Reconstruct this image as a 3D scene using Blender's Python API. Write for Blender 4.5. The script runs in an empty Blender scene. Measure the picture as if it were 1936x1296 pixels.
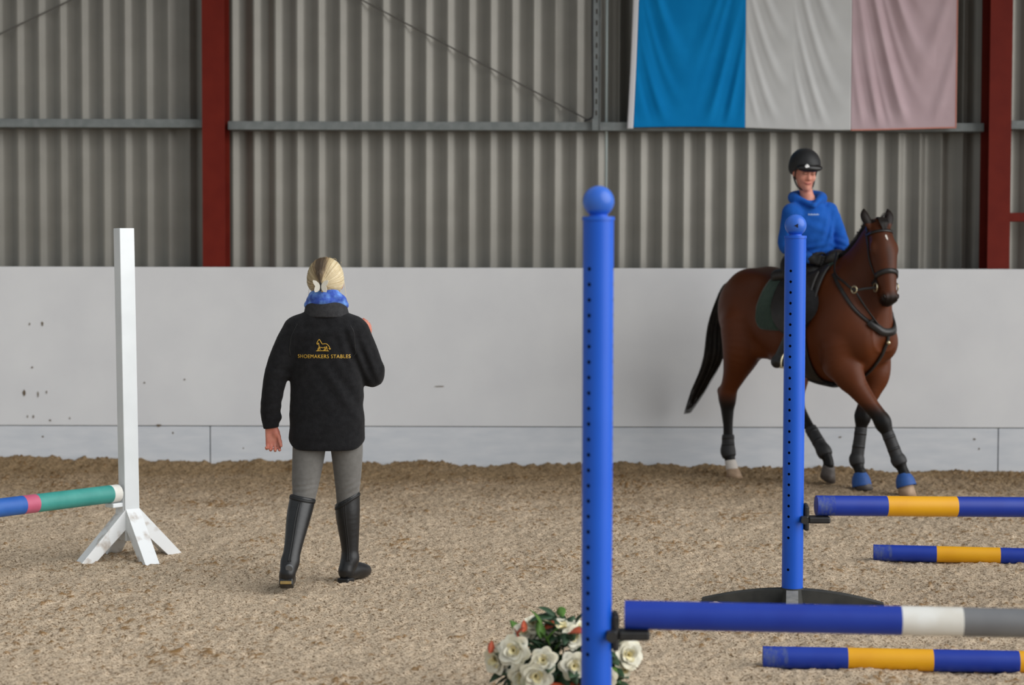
import bpy, bmesh, math, random
import numpy as np
from mathutils import Vector, Matrix
from mathutils.bvhtree import BVHTree

# ------------------------------------------------------------------ camera
FPX = 3600.0                      # focal length in pixels of the 1936 px wide frame
CAM = np.array([0.0, 0.0, 1.65])
PITCH = math.atan((648 - 489) / FPX)
ROLL = math.radians(0.15)
scene = bpy.context.scene
col = scene.collection
camd = bpy.data.cameras.new('camera')
camd.sensor_width = 36.0
camd.lens = 36.0 * FPX / 1936.0
camd.clip_end = 200
camd.dof.use_dof = True
camd.dof.focus_distance = 9.65
camd.dof.aperture_fstop = 2.3
cam = bpy.data.objects.new('camera', camd)
MCAM = Matrix.Rotation(math.pi / 2 - PITCH, 3, 'X') @ Matrix.Rotation(ROLL, 3, 'Z')
cam.matrix_world = Matrix.Translation(CAM) @ MCAM.to_4x4()
col.objects.link(cam)
scene.camera = cam

def at(px, py, Y):
    """world point at distance Y down the hall that stands at pixel px, py of the photograph"""
    d = MCAM @ Vector(((px - 968) / FPX, (648 - py) / FPX, -1.0))
    return Vector(CAM) + d * (Y / d.y)

# ------------------------------------------------------------------ light
world = bpy.data.worlds.new('overcast_sky')
scene.world = world
world.use_nodes = True
bg = world.node_tree.nodes['Background']
bg.inputs['Color'].default_value = (0.90, 0.96, 1.0, 1)
bg.inputs['Strength'].default_value = 0.47
sun = bpy.data.lights.new('daylight', 'SUN')
sun.energy = 3.5
sun.angle = math.radians(72)
sun.color = (1.0, 0.99, 0.97)
suno = bpy.data.objects.new('daylight', sun)
suno.rotation_euler = Vector((-0.80, 0.37, -0.45)).to_track_quat('-Z', 'Y').to_euler()
col.objects.link(suno)
vs = scene.view_settings
vs.view_transform = 'Standard'
vs.look = 'None'
vs.gamma = 1
vs.use_curve_mapping = False
vs.exposure = 0.10

# ------------------------------------------------------------------ helpers
def S(r, g, b):
    f = lambda c: (c / 255 / 12.92) if c / 255 <= 0.04045 else ((c / 255 + 0.055) / 1.055) ** 2.4
    return (f(r), f(g), f(b), 1.0)

def mat(name, c1, c2=None, rough=0.6, scale=8.0, detail=3.0, bump=0.0, bscale=None, metallic=0.0,
        stretch=None, sheen=0.0, coat=0.0, spec=0.5, lo=0.35, hi=0.65, bdist=0.01):
    m = bpy.data.materials.new(name)
    m.use_nodes = True
    nt = m.node_tree
    p = nt.nodes['Principled BSDF']
    p.inputs['Roughness'].default_value = rough
    p.inputs['Metallic'].default_value = metallic
    p.inputs['Sheen Weight'].default_value = sheen
    p.inputs['Coat Weight'].default_value = coat
    p.inputs['Specular IOR Level'].default_value = spec
    p.inputs['Base Color'].default_value = c1
    tc = nt.nodes.new('ShaderNodeTexCoord')
    mp = nt.nodes.new('ShaderNodeMapping')
    nt.links.new(tc.outputs['Object'], mp.inputs['Vector'])
    if stretch:
        mp.inputs['Scale'].default_value = stretch
    if c2 is not None:
        n = nt.nodes.new('ShaderNodeTexNoise')
        n.inputs['Scale'].default_value = scale
        n.inputs['Detail'].default_value = detail
        r = nt.nodes.new('ShaderNodeValToRGB')
        r.color_ramp.elements[0].position = lo
        r.color_ramp.elements[1].position = hi
        r.color_ramp.elements[0].color = c1
        r.color_ramp.elements[1].color = c2
        nt.links.new(mp.outputs['Vector'], n.inputs['Vector'])
        nt.links.new(n.outputs['Fac'], r.inputs['Fac'])
        nt.links.new(r.outputs['Color'], p.inputs['Base Color'])
    if bump:
        n = nt.nodes.new('ShaderNodeTexNoise')
        n.inputs['Scale'].default_value = bscale or scale
        n.inputs['Detail'].default_value = 4
        b = nt.nodes.new('ShaderNodeBump')
        b.inputs['Strength'].default_value = bump
        b.inputs['Distance'].default_value = bdist
        nt.links.new(mp.outputs['Vector'], n.inputs['Vector'])
        nt.links.new(n.outputs['Fac'], b.inputs['Height'])
        nt.links.new(b.outputs['Normal'], p.inputs['Normal'])
    return m

def attr_mat(name, attr, stops, rough=0.6, bump=0.0, bscale=60, sheen=0.0, spec=0.4, var=0.0, vscale=20):
    """colour from a per-vertex coat value (hair colour, not light)"""
    m = mat(name, stops[0][1], None, rough=rough, bump=bump, bscale=bscale, sheen=sheen, spec=spec)
    nt = m.node_tree
    a = nt.nodes.new('ShaderNodeAttribute')
    a.attribute_name = attr
    r = nt.nodes.new('ShaderNodeValToRGB')
    els = r.color_ramp.elements
    els[0].position, els[0].color = stops[0]
    els[1].position, els[1].color = stops[-1]
    for pos, c in stops[1:-1]:
        e = els.new(pos)
        e.color = c
    src = a.outputs['Fac']
    if var:
        tc = nt.nodes.new('ShaderNodeTexCoord')
        n = nt.nodes.new('ShaderNodeTexNoise')
        n.inputs['Scale'].default_value = vscale
        n.inputs['Detail'].default_value = 5
        nt.links.new(tc.outputs['Object'], n.inputs['Vector'])
        k = nt.nodes.new('ShaderNodeMath')
        k.operation = 'MULTIPLY_ADD'
        nt.links.new(n.outputs['Fac'], k.inputs[0])
        k.inputs[1].default_value = var
        nt.links.new(a.outputs['Fac'], k.inputs[2])
        k2 = nt.nodes.new('ShaderNodeMath')
        k2.operation = 'SUBTRACT'
        nt.links.new(k.outputs[0], k2.inputs[0])
        k2.inputs[1].default_value = var * 0.5
        src = k2.outputs[0]
    nt.links.new(src, r.inputs['Fac'])
    nt.links.new(r.outputs['Color'], nt.nodes['Principled BSDF'].inputs['Base Color'])
    return m

def tag(o, label=None, cat=None, group=None, kind=None):
    if label: o['label'] = label
    if cat: o['category'] = cat
    if group: o['group'] = group
    if kind: o['kind'] = kind
    return o

def empty(name, loc=(0, 0, 0), rz=0.0, parent=None):
    o = bpy.data.objects.new(name, None)
    o.empty_display_size = 0.1
    o.location = loc
    o.rotation_euler = (0, 0, rz)
    col.objects.link(o)
    if parent: o.parent = parent
    return o

def mesh_obj(name, me, m=None, parent=None, loc=(0, 0, 0), smooth=False):
    if m is not None and not me.materials:
        me.materials.append(m)
    if smooth:
        me.polygons.foreach_set('use_smooth', np.ones(len(me.polygons), bool))
    o = bpy.data.objects.new(name, me)
    o.location = loc
    col.objects.link(o)
    if parent: o.parent = parent
    return o

def np_mesh(name, V, F):
    """mesh from arrays of vertices and equal-sized faces"""
    V = np.asarray(V, np.float32)
    F = np.asarray(F, np.int32)
    me = bpy.data.meshes.new(name)
    me.vertices.add(len(V))
    me.vertices.foreach_set('co', V.ravel())
    n, k = F.shape
    me.loops.add(n * k)
    me.loops.foreach_set('vertex_index', F.ravel())
    me.polygons.add(n)
    me.polygons.foreach_set('loop_start', np.arange(0, n * k, k, dtype=np.int32))
    me.polygons.foreach_set('loop_total', np.full(n, k, np.int32))
    me.update(calc_edges=True)
    return me

def set_attr(me, name, vals):
    a = me.attributes.new(name, 'FLOAT', 'POINT')
    a.data.foreach_set('value', np.asarray(vals, np.float32))

class MB:
    """collects simple shapes of one part"""
    def __init__(self):
        self.bm = bmesh.new()
    def box(self, lo, hi, bev=0.0, M=None):
        lo, hi = Vector(lo), Vector(hi)
        T = Matrix.Translation((lo + hi) / 2) @ Matrix.Diagonal((*(hi - lo), 1))
        if M is not None: T = M @ T
        g = bmesh.ops.create_cube(self.bm, size=1, matrix=T)
        if bev:
            es = list({e for v in g['verts'] for e in v.link_edges})
            bmesh.ops.bevel(self.bm, geom=es, offset=bev, segments=2, affect='EDGES', profile=0.5)
        return self
    def cyl(self, a, b, r1, r2=None, seg=24, caps=True):
        a, b = Vector(a), Vector(b)
        d = b - a
        T = Matrix.Translation((a + b) / 2) @ d.to_track_quat('Z', 'Y').to_matrix().to_4x4()
        bmesh.ops.create_cone(self.bm, cap_ends=caps, segments=seg, radius1=r1, radius2=r1 if r2 is None else r2,
                              depth=d.length, matrix=T)
        return self
    def ball(self, c, r, seg=24, rings=16, sc=(1, 1, 1)):
        bmesh.ops.create_uvsphere(self.bm, u_segments=seg, v_segments=rings, radius=r,
                                  matrix=Matrix.Translation(c) @ Matrix.Diagonal((*sc, 1)))
        return self
    def tube(self, pts, r, seg=10, r_end=None):
        V, F = tube_arrays(pts, r, seg, r_end)
        vs_ = [self.bm.verts.new(v) for v in V]
        for f in F:
            self.bm.faces.new([vs_[i] for i in f])
        n = len(V)
        self.bm.faces.new([vs_[i] for i in range(seg)][::-1])
        self.bm.faces.new([vs_[i] for i in range(n - seg, n)])
        return self
    def prism(self, outline, y0, y1, M=None):
        """outline in x, z pushed from y0 to y1"""
        M = M or Matrix.Identity(4)
        a = [self.bm.verts.new(M @ Vector((x, y0, z))) for x, z in outline]
        b = [self.bm.verts.new(M @ Vector((x, y1, z))) for x, z in outline]
        n = len(a)
        self.bm.faces.new(a)
        self.bm.faces.new(b[::-1])
        for i in range(n):
            self.bm.faces.new((a[i], b[i], b[(i + 1) % n], a[(i + 1) % n]))
        return self
    def mesh(self, name, normals=True):
        if normals:
            bmesh.ops.recalc_face_normals(self.bm, faces=self.bm.faces[:])
        me = bpy.data.meshes.new(name)
        self.bm.to_mesh(me)
        self.bm.free()
        return me
    def build(self, name, m, parent=None, loc=(0, 0, 0), smooth=False, angle=None):
        me = self.mesh(name)
        o = mesh_obj(name, me, m, parent, loc, smooth)
        if angle is not None:
            me.polygons.foreach_set('use_smooth', np.ones(len(me.polygons), bool))
            me.set_sharp_from_angle(angle=math.radians(angle))
        return o

def tube_arrays(pts, r, seg=8, r_end=None):
    P = np.array([tuple(p) for p in pts], float)
    n = len(P)
    T = np.gradient(P, axis=0)
    T /= np.linalg.norm(T, axis=1)[:, None] + 1e-9
    up = np.array([0, 0, 1.0]) if abs(T[0, 2]) < 0.9 else np.array([0, 1.0, 0])
    rr = np.linspace(r, r if r_end is None else r_end, n)
    V = []
    N = np.cross(T[0], up); N /= np.linalg.norm(N)
    for i in range(n):
        N = N - T[i] * (N @ T[i]); N /= np.linalg.norm(N) + 1e-9
        B = np.cross(T[i], N)
        a = np.arange(seg) * 2 * math.pi / seg
        V.append(P[i] + rr[i] * (np.cos(a)[:, None] * N + np.sin(a)[:, None] * B))
    V = np.concatenate(V)
    F = []
    for i in range(n - 1):
        for j in range(seg):
            k = (j + 1) % seg
            F.append((i * seg + j, i * seg + k, (i + 1) * seg + k, (i + 1) * seg + j))
    return V, np.array(F)

def strands(paths, r, seg=4, r_end=0.0006):
    Vs, Fs, idx, off = [], [], [], 0
    for i, p in enumerate(paths):
        V, F = tube_arrays(p, r, seg, r_end)
        Vs.append(V); Fs.append(F + off); idx.append(np.full(len(V), i)); off += len(V)
    return np.concatenate(Vs), np.concatenate(Fs), np.concatenate(idx)

def spline(pts, n):
    """Catmull-Rom through pts"""
    P = np.array([tuple(p) for p in pts], float)
    P = np.vstack([2 * P[0] - P[1], P, 2 * P[-1] - P[-2]])
    m = len(P) - 3
    out = []
    for t in np.linspace(0, m - 1e-6, n):
        i = int(t); u = t - i
        a, b, c, d = P[i:i + 4]
        out.append(0.5 * (2 * b + (c - a) * u + (2 * a - 5 * b + 4 * c - d) * u * u + (3 * b - a - 3 * c + d) * u ** 3))
    return np.array(out)

# ------------------------------------------------------------------ rounded bodies: distance fields turned into meshes
class Field:
    def __init__(self, lo, hi, h):
        self.lo = np.array(lo, float); self.h = h
        self.n = np.ceil((np.array(hi) - self.lo) / h).astype(int) + 1
        self.d = np.full(self.n, 1.0, np.float32)
        self.ax = [(self.lo[i] + h * np.arange(self.n[i])).astype(np.float32) for i in range(3)]
    def sub(self, blo, bhi):
        a = np.clip(np.floor((np.array(blo) - self.lo) / self.h).astype(int), 0, self.n)
        b = np.clip(np.ceil((np.array(bhi) - self.lo) / self.h).astype(int) + 1, 0, self.n)
        sl = tuple(slice(a[i], b[i]) for i in range(3))
        X = self.ax[0][sl[0]][:, None, None]; Y = self.ax[1][sl[1]][None, :, None]; Z = self.ax[2][sl[2]][None, None, :]
        return sl, X, Y, Z
    def merge(self, sl, v, k, mode='add'):
        d = self.d[sl]
        if d.size == 0: return
        if mode == 'min':
            self.d[sl] = np.minimum(d, v)
        elif mode == 'add':
            e = np.maximum(k - np.abs(d - v), 0) / max(k, 1e-6)
            self.d[sl] = np.minimum(d, v) - e * e * k * 0.25
        else:
            v = -v
            e = np.maximum(k - np.abs(d - v), 0) / max(k, 1e-6)
            self.d[sl] = np.maximum(d, v) + e * e * k * 0.25
    def cone(self, a, b, r1, r2, k=0.03, flat=None, mode='add'):
        """tapered limb; flat = (unit axis, scale) squeezes the section"""
        a = np.array(a, float); b = np.array(b, float)
        R = max(r1, r2) * (max(1.0, flat[1]) if flat else 1.0) + k + 3 * self.h
        sl, X, Y, Z = self.sub(np.minimum(a, b) - R, np.maximum(a, b) + R)
        ab = b - a; L = ab @ ab + 1e-12
        t = np.clip(((X - a[0]) * ab[0] + (Y - a[1]) * ab[1] + (Z - a[2]) * ab[2]) / L, 0, 1)
        qx = X - a[0] - t * ab[0]; qy = Y - a[1] - t * ab[1]; qz = Z - a[2] - t * ab[2]
        if flat:
            u, s = np.array(flat[0], float), flat[1]
            u /= np.linalg.norm(u)
            c = (qx * u[0] + qy * u[1] + qz * u[2]) * (1 / s - 1)
            qx = qx + c * u[0]; qy = qy + c * u[1]; qz = qz + c * u[2]
        self.merge(sl, np.sqrt(qx * qx + qy * qy + qz * qz) - (r1 + (r2 - r1) * t), k, mode)
    def chain(self, pts, k=0.03, flat=None, mode='add'):
        P = np.array([list(p) + [r] for p, r in pts], float)
        if len(P) > 2: P = spline(P, (len(P) - 1) * 5 + 1)
        m = (P[:, 3].max() * (max(1.0, flat[1]) if flat else 1.0)) + k + 3 * self.h
        sl, _, _, _ = self.sub(P[:, :3].min(0) - m, P[:, :3].max(0) + m)
        keep = self.d
        self.d = np.full(keep.shape, 9.0, np.float32) if keep.size < 4e6 else keep.copy()
        if keep.size >= 4e6: self.d[sl] = 9.0
        for a, b in zip(P[:-1], P[1:]):
            self.cone(a[:3], b[:3], max(a[3], .001), max(b[3], .001), max(k, 2 * self.h), flat, 'min')
        v = self.d[sl].copy()
        self.d = keep
        self.merge(sl, v, k, mode)
    def ell(self, c, r, k=0.03, R=None, mode='add'):
        c = np.array(c, float); r = np.array(r, float)
        m = r.max() + k + 3 * self.h
        sl, X, Y, Z = self.sub(c - m, c + m)
        x, y, z = X - c[0], Y - c[1], Z - c[2]
        if R is not None:
            R = np.array(R)      # columns are the axes
            x, y, z = (x * R[0, i] + y * R[1, i] + z * R[2, i] for i in range(3))
        k0 = np.sqrt((x / r[0]) ** 2 + (y / r[1]) ** 2 + (z / r[2]) ** 2) + 1e-6
        k1 = np.sqrt((x / r[0] ** 2) ** 2 + (y / r[1] ** 2) ** 2 + (z / r[2] ** 2) ** 2) + 1e-6
        self.merge(sl, k0 * (k0 - 1) / k1, k, mode)
    def loft(self, axis, st, k=0.03, p=2.0):
        """sections along x or z: rows (station, centre a, centre b, half a, half b)"""
        st = np.array(st, float)
        i, j = [q for q in range(3) if q != axis]
        lo = np.zeros(3); hi = np.zeros(3)
        lo[axis], hi[axis] = st[0, 0] - k - .03, st[-1, 0] + k + .03
        lo[i], hi[i] = (st[:, 1] - st[:, 3]).min() - k - .03, (st[:, 1] + st[:, 3]).max() + k + .03
        lo[j], hi[j] = (st[:, 2] - st[:, 4]).min() - k - .03, (st[:, 2] + st[:, 4]).max() + k + .03
        sl, X, Y, Z = self.sub(lo, hi)
        G = [X, Y, Z]
        s = G[axis]
        dense = np.linspace(st[0, 0], st[-1, 0], 200)
        cols = []
        for q in range(1, 5):
            v = np.interp(dense, st[:, 0], st[:, q])
            ker = np.hanning(15); ker /= ker.sum()
            v = np.convolve(np.pad(v, 7, mode='edge'), ker, 'valid')
            cols.append(np.interp(s, dense, v))
        ca, cb, ha, hb = cols
        e = (np.abs((G[i] - ca) / ha) ** p + np.abs((G[j] - cb) / hb) ** p) ** (1 / p)
        d = (e - 1) * np.minimum(ha, hb)
        out = np.maximum(st[0, 0] - s, s - st[-1, 0])
        self.merge(sl, np.maximum(d, out), k)
    def cut(self, n, p, k=0.01):
        """keep the side of the plane that n points away from"""
        X, Y, Z = self.ax[0][:, None, None], self.ax[1][None, :, None], self.ax[2][None, None, :]
        n = np.array(n, float); n /= np.linalg.norm(n)
        v = (X - p[0]) * n[0] + (Y - p[1]) * n[1] + (Z - p[2]) * n[2]
        self.merge((slice(None),) * 3, -v + 0 * self.d, k, 'cut')
    def mesh(self, name, smooth=2):
        V, F = surface_nets(self.d, self.lo, self.h)
        V = relax(V, F, smooth)
        return np_mesh(name, V, F)

def surface_nets(d, lo, h):
    s = d < 0
    nx, ny, nz = d.shape
    cnt = np.zeros((nx - 1, ny - 1, nz - 1), np.int8)
    for i in (0, 1):
        for j in (0, 1):
            for k in (0, 1):
                cnt += s[i:nx - 1 + i, j:ny - 1 + j, k:nz - 1 + k]
    act = (cnt > 0) & (cnt < 8)
    idx = np.argwhere(act)
    pos = np.zeros((len(idx), 3)); num = np.zeros(len(idx))
    cor = [(i, j, k) for i in (0, 1) for j in (0, 1) for k in (0, 1)]
    val = {c: d[idx[:, 0] + c[0], idx[:, 1] + c[1], idx[:, 2] + c[2]] for c in cor}
    for a in cor:
        for ax in range(3):
            if a[ax]: continue
            b = list(a); b[ax] = 1; b = tuple(b)
            da, db = val[a], val[b]
            x = (da < 0) != (db < 0)
            t = np.where(x, da / np.where(x, da - db, 1), 0)
            p = np.tile(np.array(a, float), (len(idx), 1)); p[:, ax] += t
            pos[x] += p[x]; num[x] += 1
    pos /= num[:, None]
    V = lo + h * (idx + pos)
    vid = np.full(act.shape, -1, np.int32); vid[act] = np.arange(len(idx))
    Fs = []
    for ax in range(3):
        sa = [slice(None)] * 3; sb = [slice(None)] * 3
        sa[ax] = slice(0, -1); sb[ax] = slice(1, None)
        A = s[tuple(sa)]; B = s[tuple(sb)]
        e = np.argwhere(A != B)
        i, j = [q for q in range(3) if q != ax]
        e = e[(e[:, i] > 0) & (e[:, j] > 0) & (e[:, i] < d.shape[i] - 1) & (e[:, j] < d.shape[j] - 1)]
        ins = A[e[:, 0], e[:, 1], e[:, 2]]
        def cell(di, dj):
            q = e.copy(); q[:, i] -= di; q[:, j] -= dj
            return vid[q[:, 0], q[:, 1], q[:, 2]]
        q = np.stack([cell(1, 1), cell(0, 1), cell(0, 0), cell(1, 0)], 1)
        flip = ins if ax != 1 else ~ins
        q[~flip] = q[~flip][:, ::-1]
        Fs.append(q)
    return V, np.concatenate(Fs)

def relax(V, F, it):
    E = np.concatenate([F[:, [0, 1]], F[:, [1, 2]], F[:, [2, 3]], F[:, [3, 0]]])
    n = len(V)
    deg = np.bincount(E[:, 0], minlength=n) + np.bincount(E[:, 1], minlength=n)
    for _ in range(it):
        for lam in (0.55, -0.5):
            A = np.stack([np.bincount(E[:, 0], V[E[:, 1], c], n) + np.bincount(E[:, 1], V[E[:, 0], c], n) for c in range(3)], 1)
            V = V + lam * (A / np.maximum(deg, 1)[:, None] - V)
    return V

def bvh_of(me):
    n = len(me.vertices)
    co = np.empty(n * 3, np.float32); me.vertices.foreach_get('co', co)
    return BVHTree.FromPolygons(co.reshape(-1, 3).tolist(), [tuple(p.vertices) for p in me.polygons])

def coords(me):
    co = np.empty(len(me.vertices) * 3, np.float32)
    me.vertices.foreach_get('co', co)
    return co.reshape(-1, 3)

def strap_mesh(name, pts, bvh, w, t, n=40, off=0.002, free=False, closed=False):
    """leather strap laid on a body: a flat band with thickness that follows the surface"""
    P = spline(pts, n)
    Q, N = [], []
    for p in P:
        l, nn, _, _ = bvh.find_nearest(Vector(p))
        Q.append(Vector(p) if free else l); N.append(nn)
    Q = np.array([tuple(q) for q in Q]); N = np.array([tuple(q) for q in N])
    for _ in range(2):
        N[1:-1] = (N[:-2] + N[1:-1] * 2 + N[2:]) / 4
    if not free:
        for _ in range(2):
            Q[1:-1] = (Q[:-2] + Q[1:-1] * 2 + Q[2:]) / 4
    T = np.gradient(Q, axis=0); T /= np.linalg.norm(T, axis=1)[:, None] + 1e-9
    N = N - T * (N * T).sum(1)[:, None]; N /= np.linalg.norm(N, axis=1)[:, None] + 1e-9
    B = np.cross(T, N)
    V, F = [], []
    for q, nn, b in zip(Q, N, B):
        for sb, sn in ((-1, 0), (1, 0), (1, 1), (-1, 1)):
            V.append(q + b * sb * w / 2 + nn * (off + sn * t))
    for i in range(n - 1):
        for j in range(4):
            k = (j + 1) % 4
            F.append((i * 4 + j, i * 4 + k, (i + 1) * 4 + k, (i + 1) * 4 + j))
    F += [(3, 2, 1, 0), (4 * n - 4, 4 * n - 3, 4 * n - 2, 4 * n - 1)]
    return np_mesh(name, V, F)

def hand_into(fd, wrist, along, palm, thumb, curl=(30, 35, 25), spread=6, sc=1.0, k=0.006, thumb_curl=20, out=.65):
    """a palm with four fingers of unequal length and a thumb at its side"""
    w = np.array(wrist, float)
    u = np.array(along, float); u /= np.linalg.norm(u)
    n = np.array(palm, float); n -= u * (n @ u); n /= np.linalg.norm(n)
    t = np.array(thumb, float); t -= u * (t @ u) + n * (t @ n); t /= np.linalg.norm(t)
    def rot(v, ax, deg):
        return np.array(Matrix.Rotation(math.radians(deg), 3, Vector(ax)) @ Vector(v))
    L = 0.082 * sc
    for s_ in (-.026, -.009, .009, .026):
        fd.cone(w + t * s_ * .75 * sc, w + u * L + t * s_ * sc, .0135 * sc, .0115 * sc, .012)
    fd.ell(w + u * L * .38 + t * .022 * sc + n * .009 * sc, np.array([.018, .018, .024]) * sc, .012)
    axis = np.cross(u, n)      # bending about this axis turns u towards n
    for s_, ln, sp, cm in ((.028, .070, 1, .85), (.0095, .078, .3, .95), (-.0095, .073, -.4, 1.0), (-.027, .058, -1.1, 1.1)):
        p = w + u * L + t * s_ * sc
        d = u + t * math.tan(math.radians(spread * sp))
        r = .0088 * sc
        for q, (frac, c) in enumerate(zip((.45, .30, .25), curl)):
            d = rot(d / np.linalg.norm(d), axis, c * cm)
            e = p + d * ln * sc * frac
            fd.cone(p, e, r, r * .9, k)
            p, r = e, r * .9
    p = w + u * .02 * sc + t * .026 * sc
    d = u * .80 + t * out + n * .35
    for frac, r in ((.034, .0115), (.030, .0098), (.024, .0088)):
        d /= np.linalg.norm(d)
        e = p + d * frac * sc
        fd.cone(p, e, r * sc, r * .92 * sc, k)
        p = e
        d = d + u * .25 + n * math.sin(math.radians(thumb_curl))
# ------------------------------------------------------------------ materials
M = {}
M['clad'] = mat('grey_profiled_steel', S(118, 115, 107), S(126, 123, 115), rough=0.36, scale=3, spec=0.6, metallic=0.3)
M['rail'] = mat('galvanised_steel', S(116, 122, 122), S(130, 135, 135), rough=0.5, scale=14, metallic=0.25)
M['red'] = mat('red_oxide_paint', S(102, 24, 13), S(110, 29, 16), rough=0.6, scale=6, spec=.2)
M['board'] = mat('white_painted_ply', S(212, 213, 216), S(220, 221, 223), rough=0.6, scale=2.2, detail=6, lo=.3, hi=.7)
M['board2'] = mat('bluish_white_kickboard', S(200, 205, 212), S(214, 217, 222), rough=0.6, scale=4, detail=6, lo=.3, hi=.7, stretch=(1, 1, 4))
M['gap'] = mat('dark_joint', S(60, 56, 50), rough=0.9)
M['mud'] = mat('dried_mud', S(88, 74, 58), S(120, 108, 92), rough=0.95, scale=60)
M['blue_pipe'] = mat('blue_plastic', S(18, 84, 196), S(22, 89, 202), rough=0.42, scale=3, spec=0.35)
M['blue_ball'] = mat('blue_ball_plastic', S(40, 96, 196), S(46, 104, 202), rough=0.36, scale=6)
M['hole_shade'] = mat('dark_hole_shade', S(14, 18, 40), rough=0.9)  # near-black stands in for the shade inside the post recesses and ball slot
M['black_pl'] = mat('black_plastic', S(24, 24, 25), S(34, 34, 34), rough=0.5, scale=30)
M['black_base'] = mat('dusty_black_rubber', S(34, 36, 36), S(58, 58, 55), rough=0.7, scale=9, detail=5)
M['dust_grey'] = mat('dusty_grey_rubber', S(112, 112, 110), S(136, 134, 130), rough=0.8, scale=20)
M['p_blue'] = mat('pole_blue', S(6, 46, 150), S(12, 52, 156), rough=0.42, scale=9, detail=5)
M['p_yellow'] = mat('pole_yellow', S(220, 156, 4), S(226, 164, 10), rough=0.45, scale=6, detail=5)
M['p_white'] = mat('pole_white', S(222, 222, 218), S(206, 202, 192), rough=0.5, scale=8, detail=5)
M['p_grey'] = mat('pole_grey', S(104, 105, 108), S(114, 115, 117), rough=0.45, scale=8, detail=5)
M['p_teal'] = mat('pole_teal', S(50, 138, 130), S(64, 150, 142), rough=0.5, scale=10, detail=5)
M['p_pink'] = mat('pole_pink', S(182, 84, 112), S(190, 96, 122), rough=0.5, scale=10, detail=5)
M['p_blue2'] = mat('pole_mid_blue', S(34, 88, 168), S(44, 98, 176), rough=0.5, scale=10, detail=5)
M['dusty_end'] = mat('scuffed_blue', S(14, 50, 150), S(84, 98, 128), rough=0.6, scale=55, detail=6, lo=.42, hi=.85, stretch=(1, 1, .6))
M['white_paint'] = mat('white_gloss_paint', S(214, 219, 222), S(222, 227, 230), rough=0.4, scale=5)
M['white_worn'] = mat('worn_white_paint', S(228, 231, 233), S(186, 178, 170), rough=0.5, scale=14, detail=6, lo=.56, hi=.72)
M['fl_blue'] = mat('flag_blue', S(4, 122, 188), S(8, 128, 194), rough=0.85, scale=4, spec=.12)
M['fl_white'] = mat('flag_grey_white', S(196, 197, 197), S(202, 203, 203), rough=0.85, scale=4, spec=.12)
M['fl_pink'] = mat('flag_faded_pink', S(190, 166, 172), S(196, 173, 179), rough=0.85, scale=4, spec=.12)
M['fl_hem'] = mat('flag_hem_white', S(206, 206, 210), rough=0.8)
M['fl_red'] = mat('flag_red_edge', S(200, 134, 120), rough=0.8)
M['cable'] = mat('black_cable', S(30, 31, 32), rough=0.6)
M['rope'] = mat('pale_rod', S(178, 190, 190), rough=0.5, metallic=0.2)
M['wire'] = mat('grey_bracing_wire', S(92, 90, 86), rough=0.6)

# ------------------------------------------------------------------ the setting
rng = np.random.default_rng(7)

def noise2(shape, wl, seed):
    """smooth random field, wavelengths wl in grid cells (y, x)"""
    r = np.random.default_rng(seed).standard_normal(shape)
    fy = np.fft.fftfreq(shape[0])[:, None]; fx = np.fft.rfftfreq(shape[1])[None, :]
    g = np.exp(-0.5 * ((fy * wl[0]) ** 2 + (fx * wl[1]) ** 2) * 2.0)
    o = np.fft.irfft2(np.fft.rfft2(r) * g, shape)
    return o / o.std()

xs_d = np.arange(-4.8, 4.8, 0.0105)
ys_d = np.arange(6.3, 15.24, 0.0155)
xs = np.concatenate([np.linspace(-14, -4.9, 14), xs_d, np.linspace(4.9, 14, 14)])
ys = np.concatenate([np.linspace(-6, 6.2, 20), ys_d])
nx0, ny0 = 14, 20
sh = (len(ys_d), len(xs_d))
grain = noise2(sh, (1.6, 2.2), 1)
grain2 = noise2(sh, (4, 5.5), 2)
foot = noise2(sh, (16, 24), 3)
wide = noise2(sh, (50, 70), 4)
cl = noise2(sh, (2.6, 3.4), 5)
patch = noise2(sh, (36, 60), 6)
clump = np.clip((cl + 0.45 * patch - 1.6) / 0.9, 0, 1)
yy = ys_d[:, None]; xx = xs_d[None, :]
track = np.clip((yy - 12.6) / 2.0, 0, 1)             # churned, damper going along the wall
z = 0.0026 * grain + 0.0024 * grain2 + 0.0034 * foot + 0.004 * wide + 0.009 * clump
z = z * (1 + 0.5 * track)
bank = np.clip((yy - 14.65) / 0.5, 0, 1)
bank = bank * bank * (3 - 2 * bank)
z = z + bank * (-0.003 - 0.012 * xx + 0.006 * noise2(sh, (400, 9), 8) + 0.007 * noise2(sh, (400, 40), 9))
Z = np.zeros((len(ys), len(xs))); Z[ny0:, nx0:nx0 + len(xs_d)] = z
CL = np.zeros_like(Z); CL[ny0:, nx0:nx0 + len(xs_d)] = clump + 0.0
GR = np.zeros_like(Z); GR[ny0:, nx0:nx0 + len(xs_d)] = 0.35 * grain + 0.5 * grain2 + .35 * foot
V = np.stack([np.broadcast_to(xs[None, :], Z.shape), np.broadcast_to(ys[:, None], Z.shape), Z], -1).reshape(-1, 3)
I = np.arange(Z.size).reshape(Z.shape)
F = np.stack([I[:-1, :-1], I[:-1, 1:], I[1:, 1:], I[1:, :-1]], -1).reshape(-1, 4)
me = np_mesh('floor', V, F)
set_attr(me, 'clump', CL.ravel()); set_attr(me, 'grain', GR.ravel())
m = bpy.data.materials.new('arena_sand'); m.use_nodes = True
nt = m.node_tree; P = nt.nodes['Principled BSDF']; P.inputs['Roughness'].default_value = 0.95
P.inputs['Specular IOR Level'].default_value = 0.15
N = nt.nodes.new
def lk(a, b): nt.links.new(a, b)
tc = N('ShaderNodeTexCoord')
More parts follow.
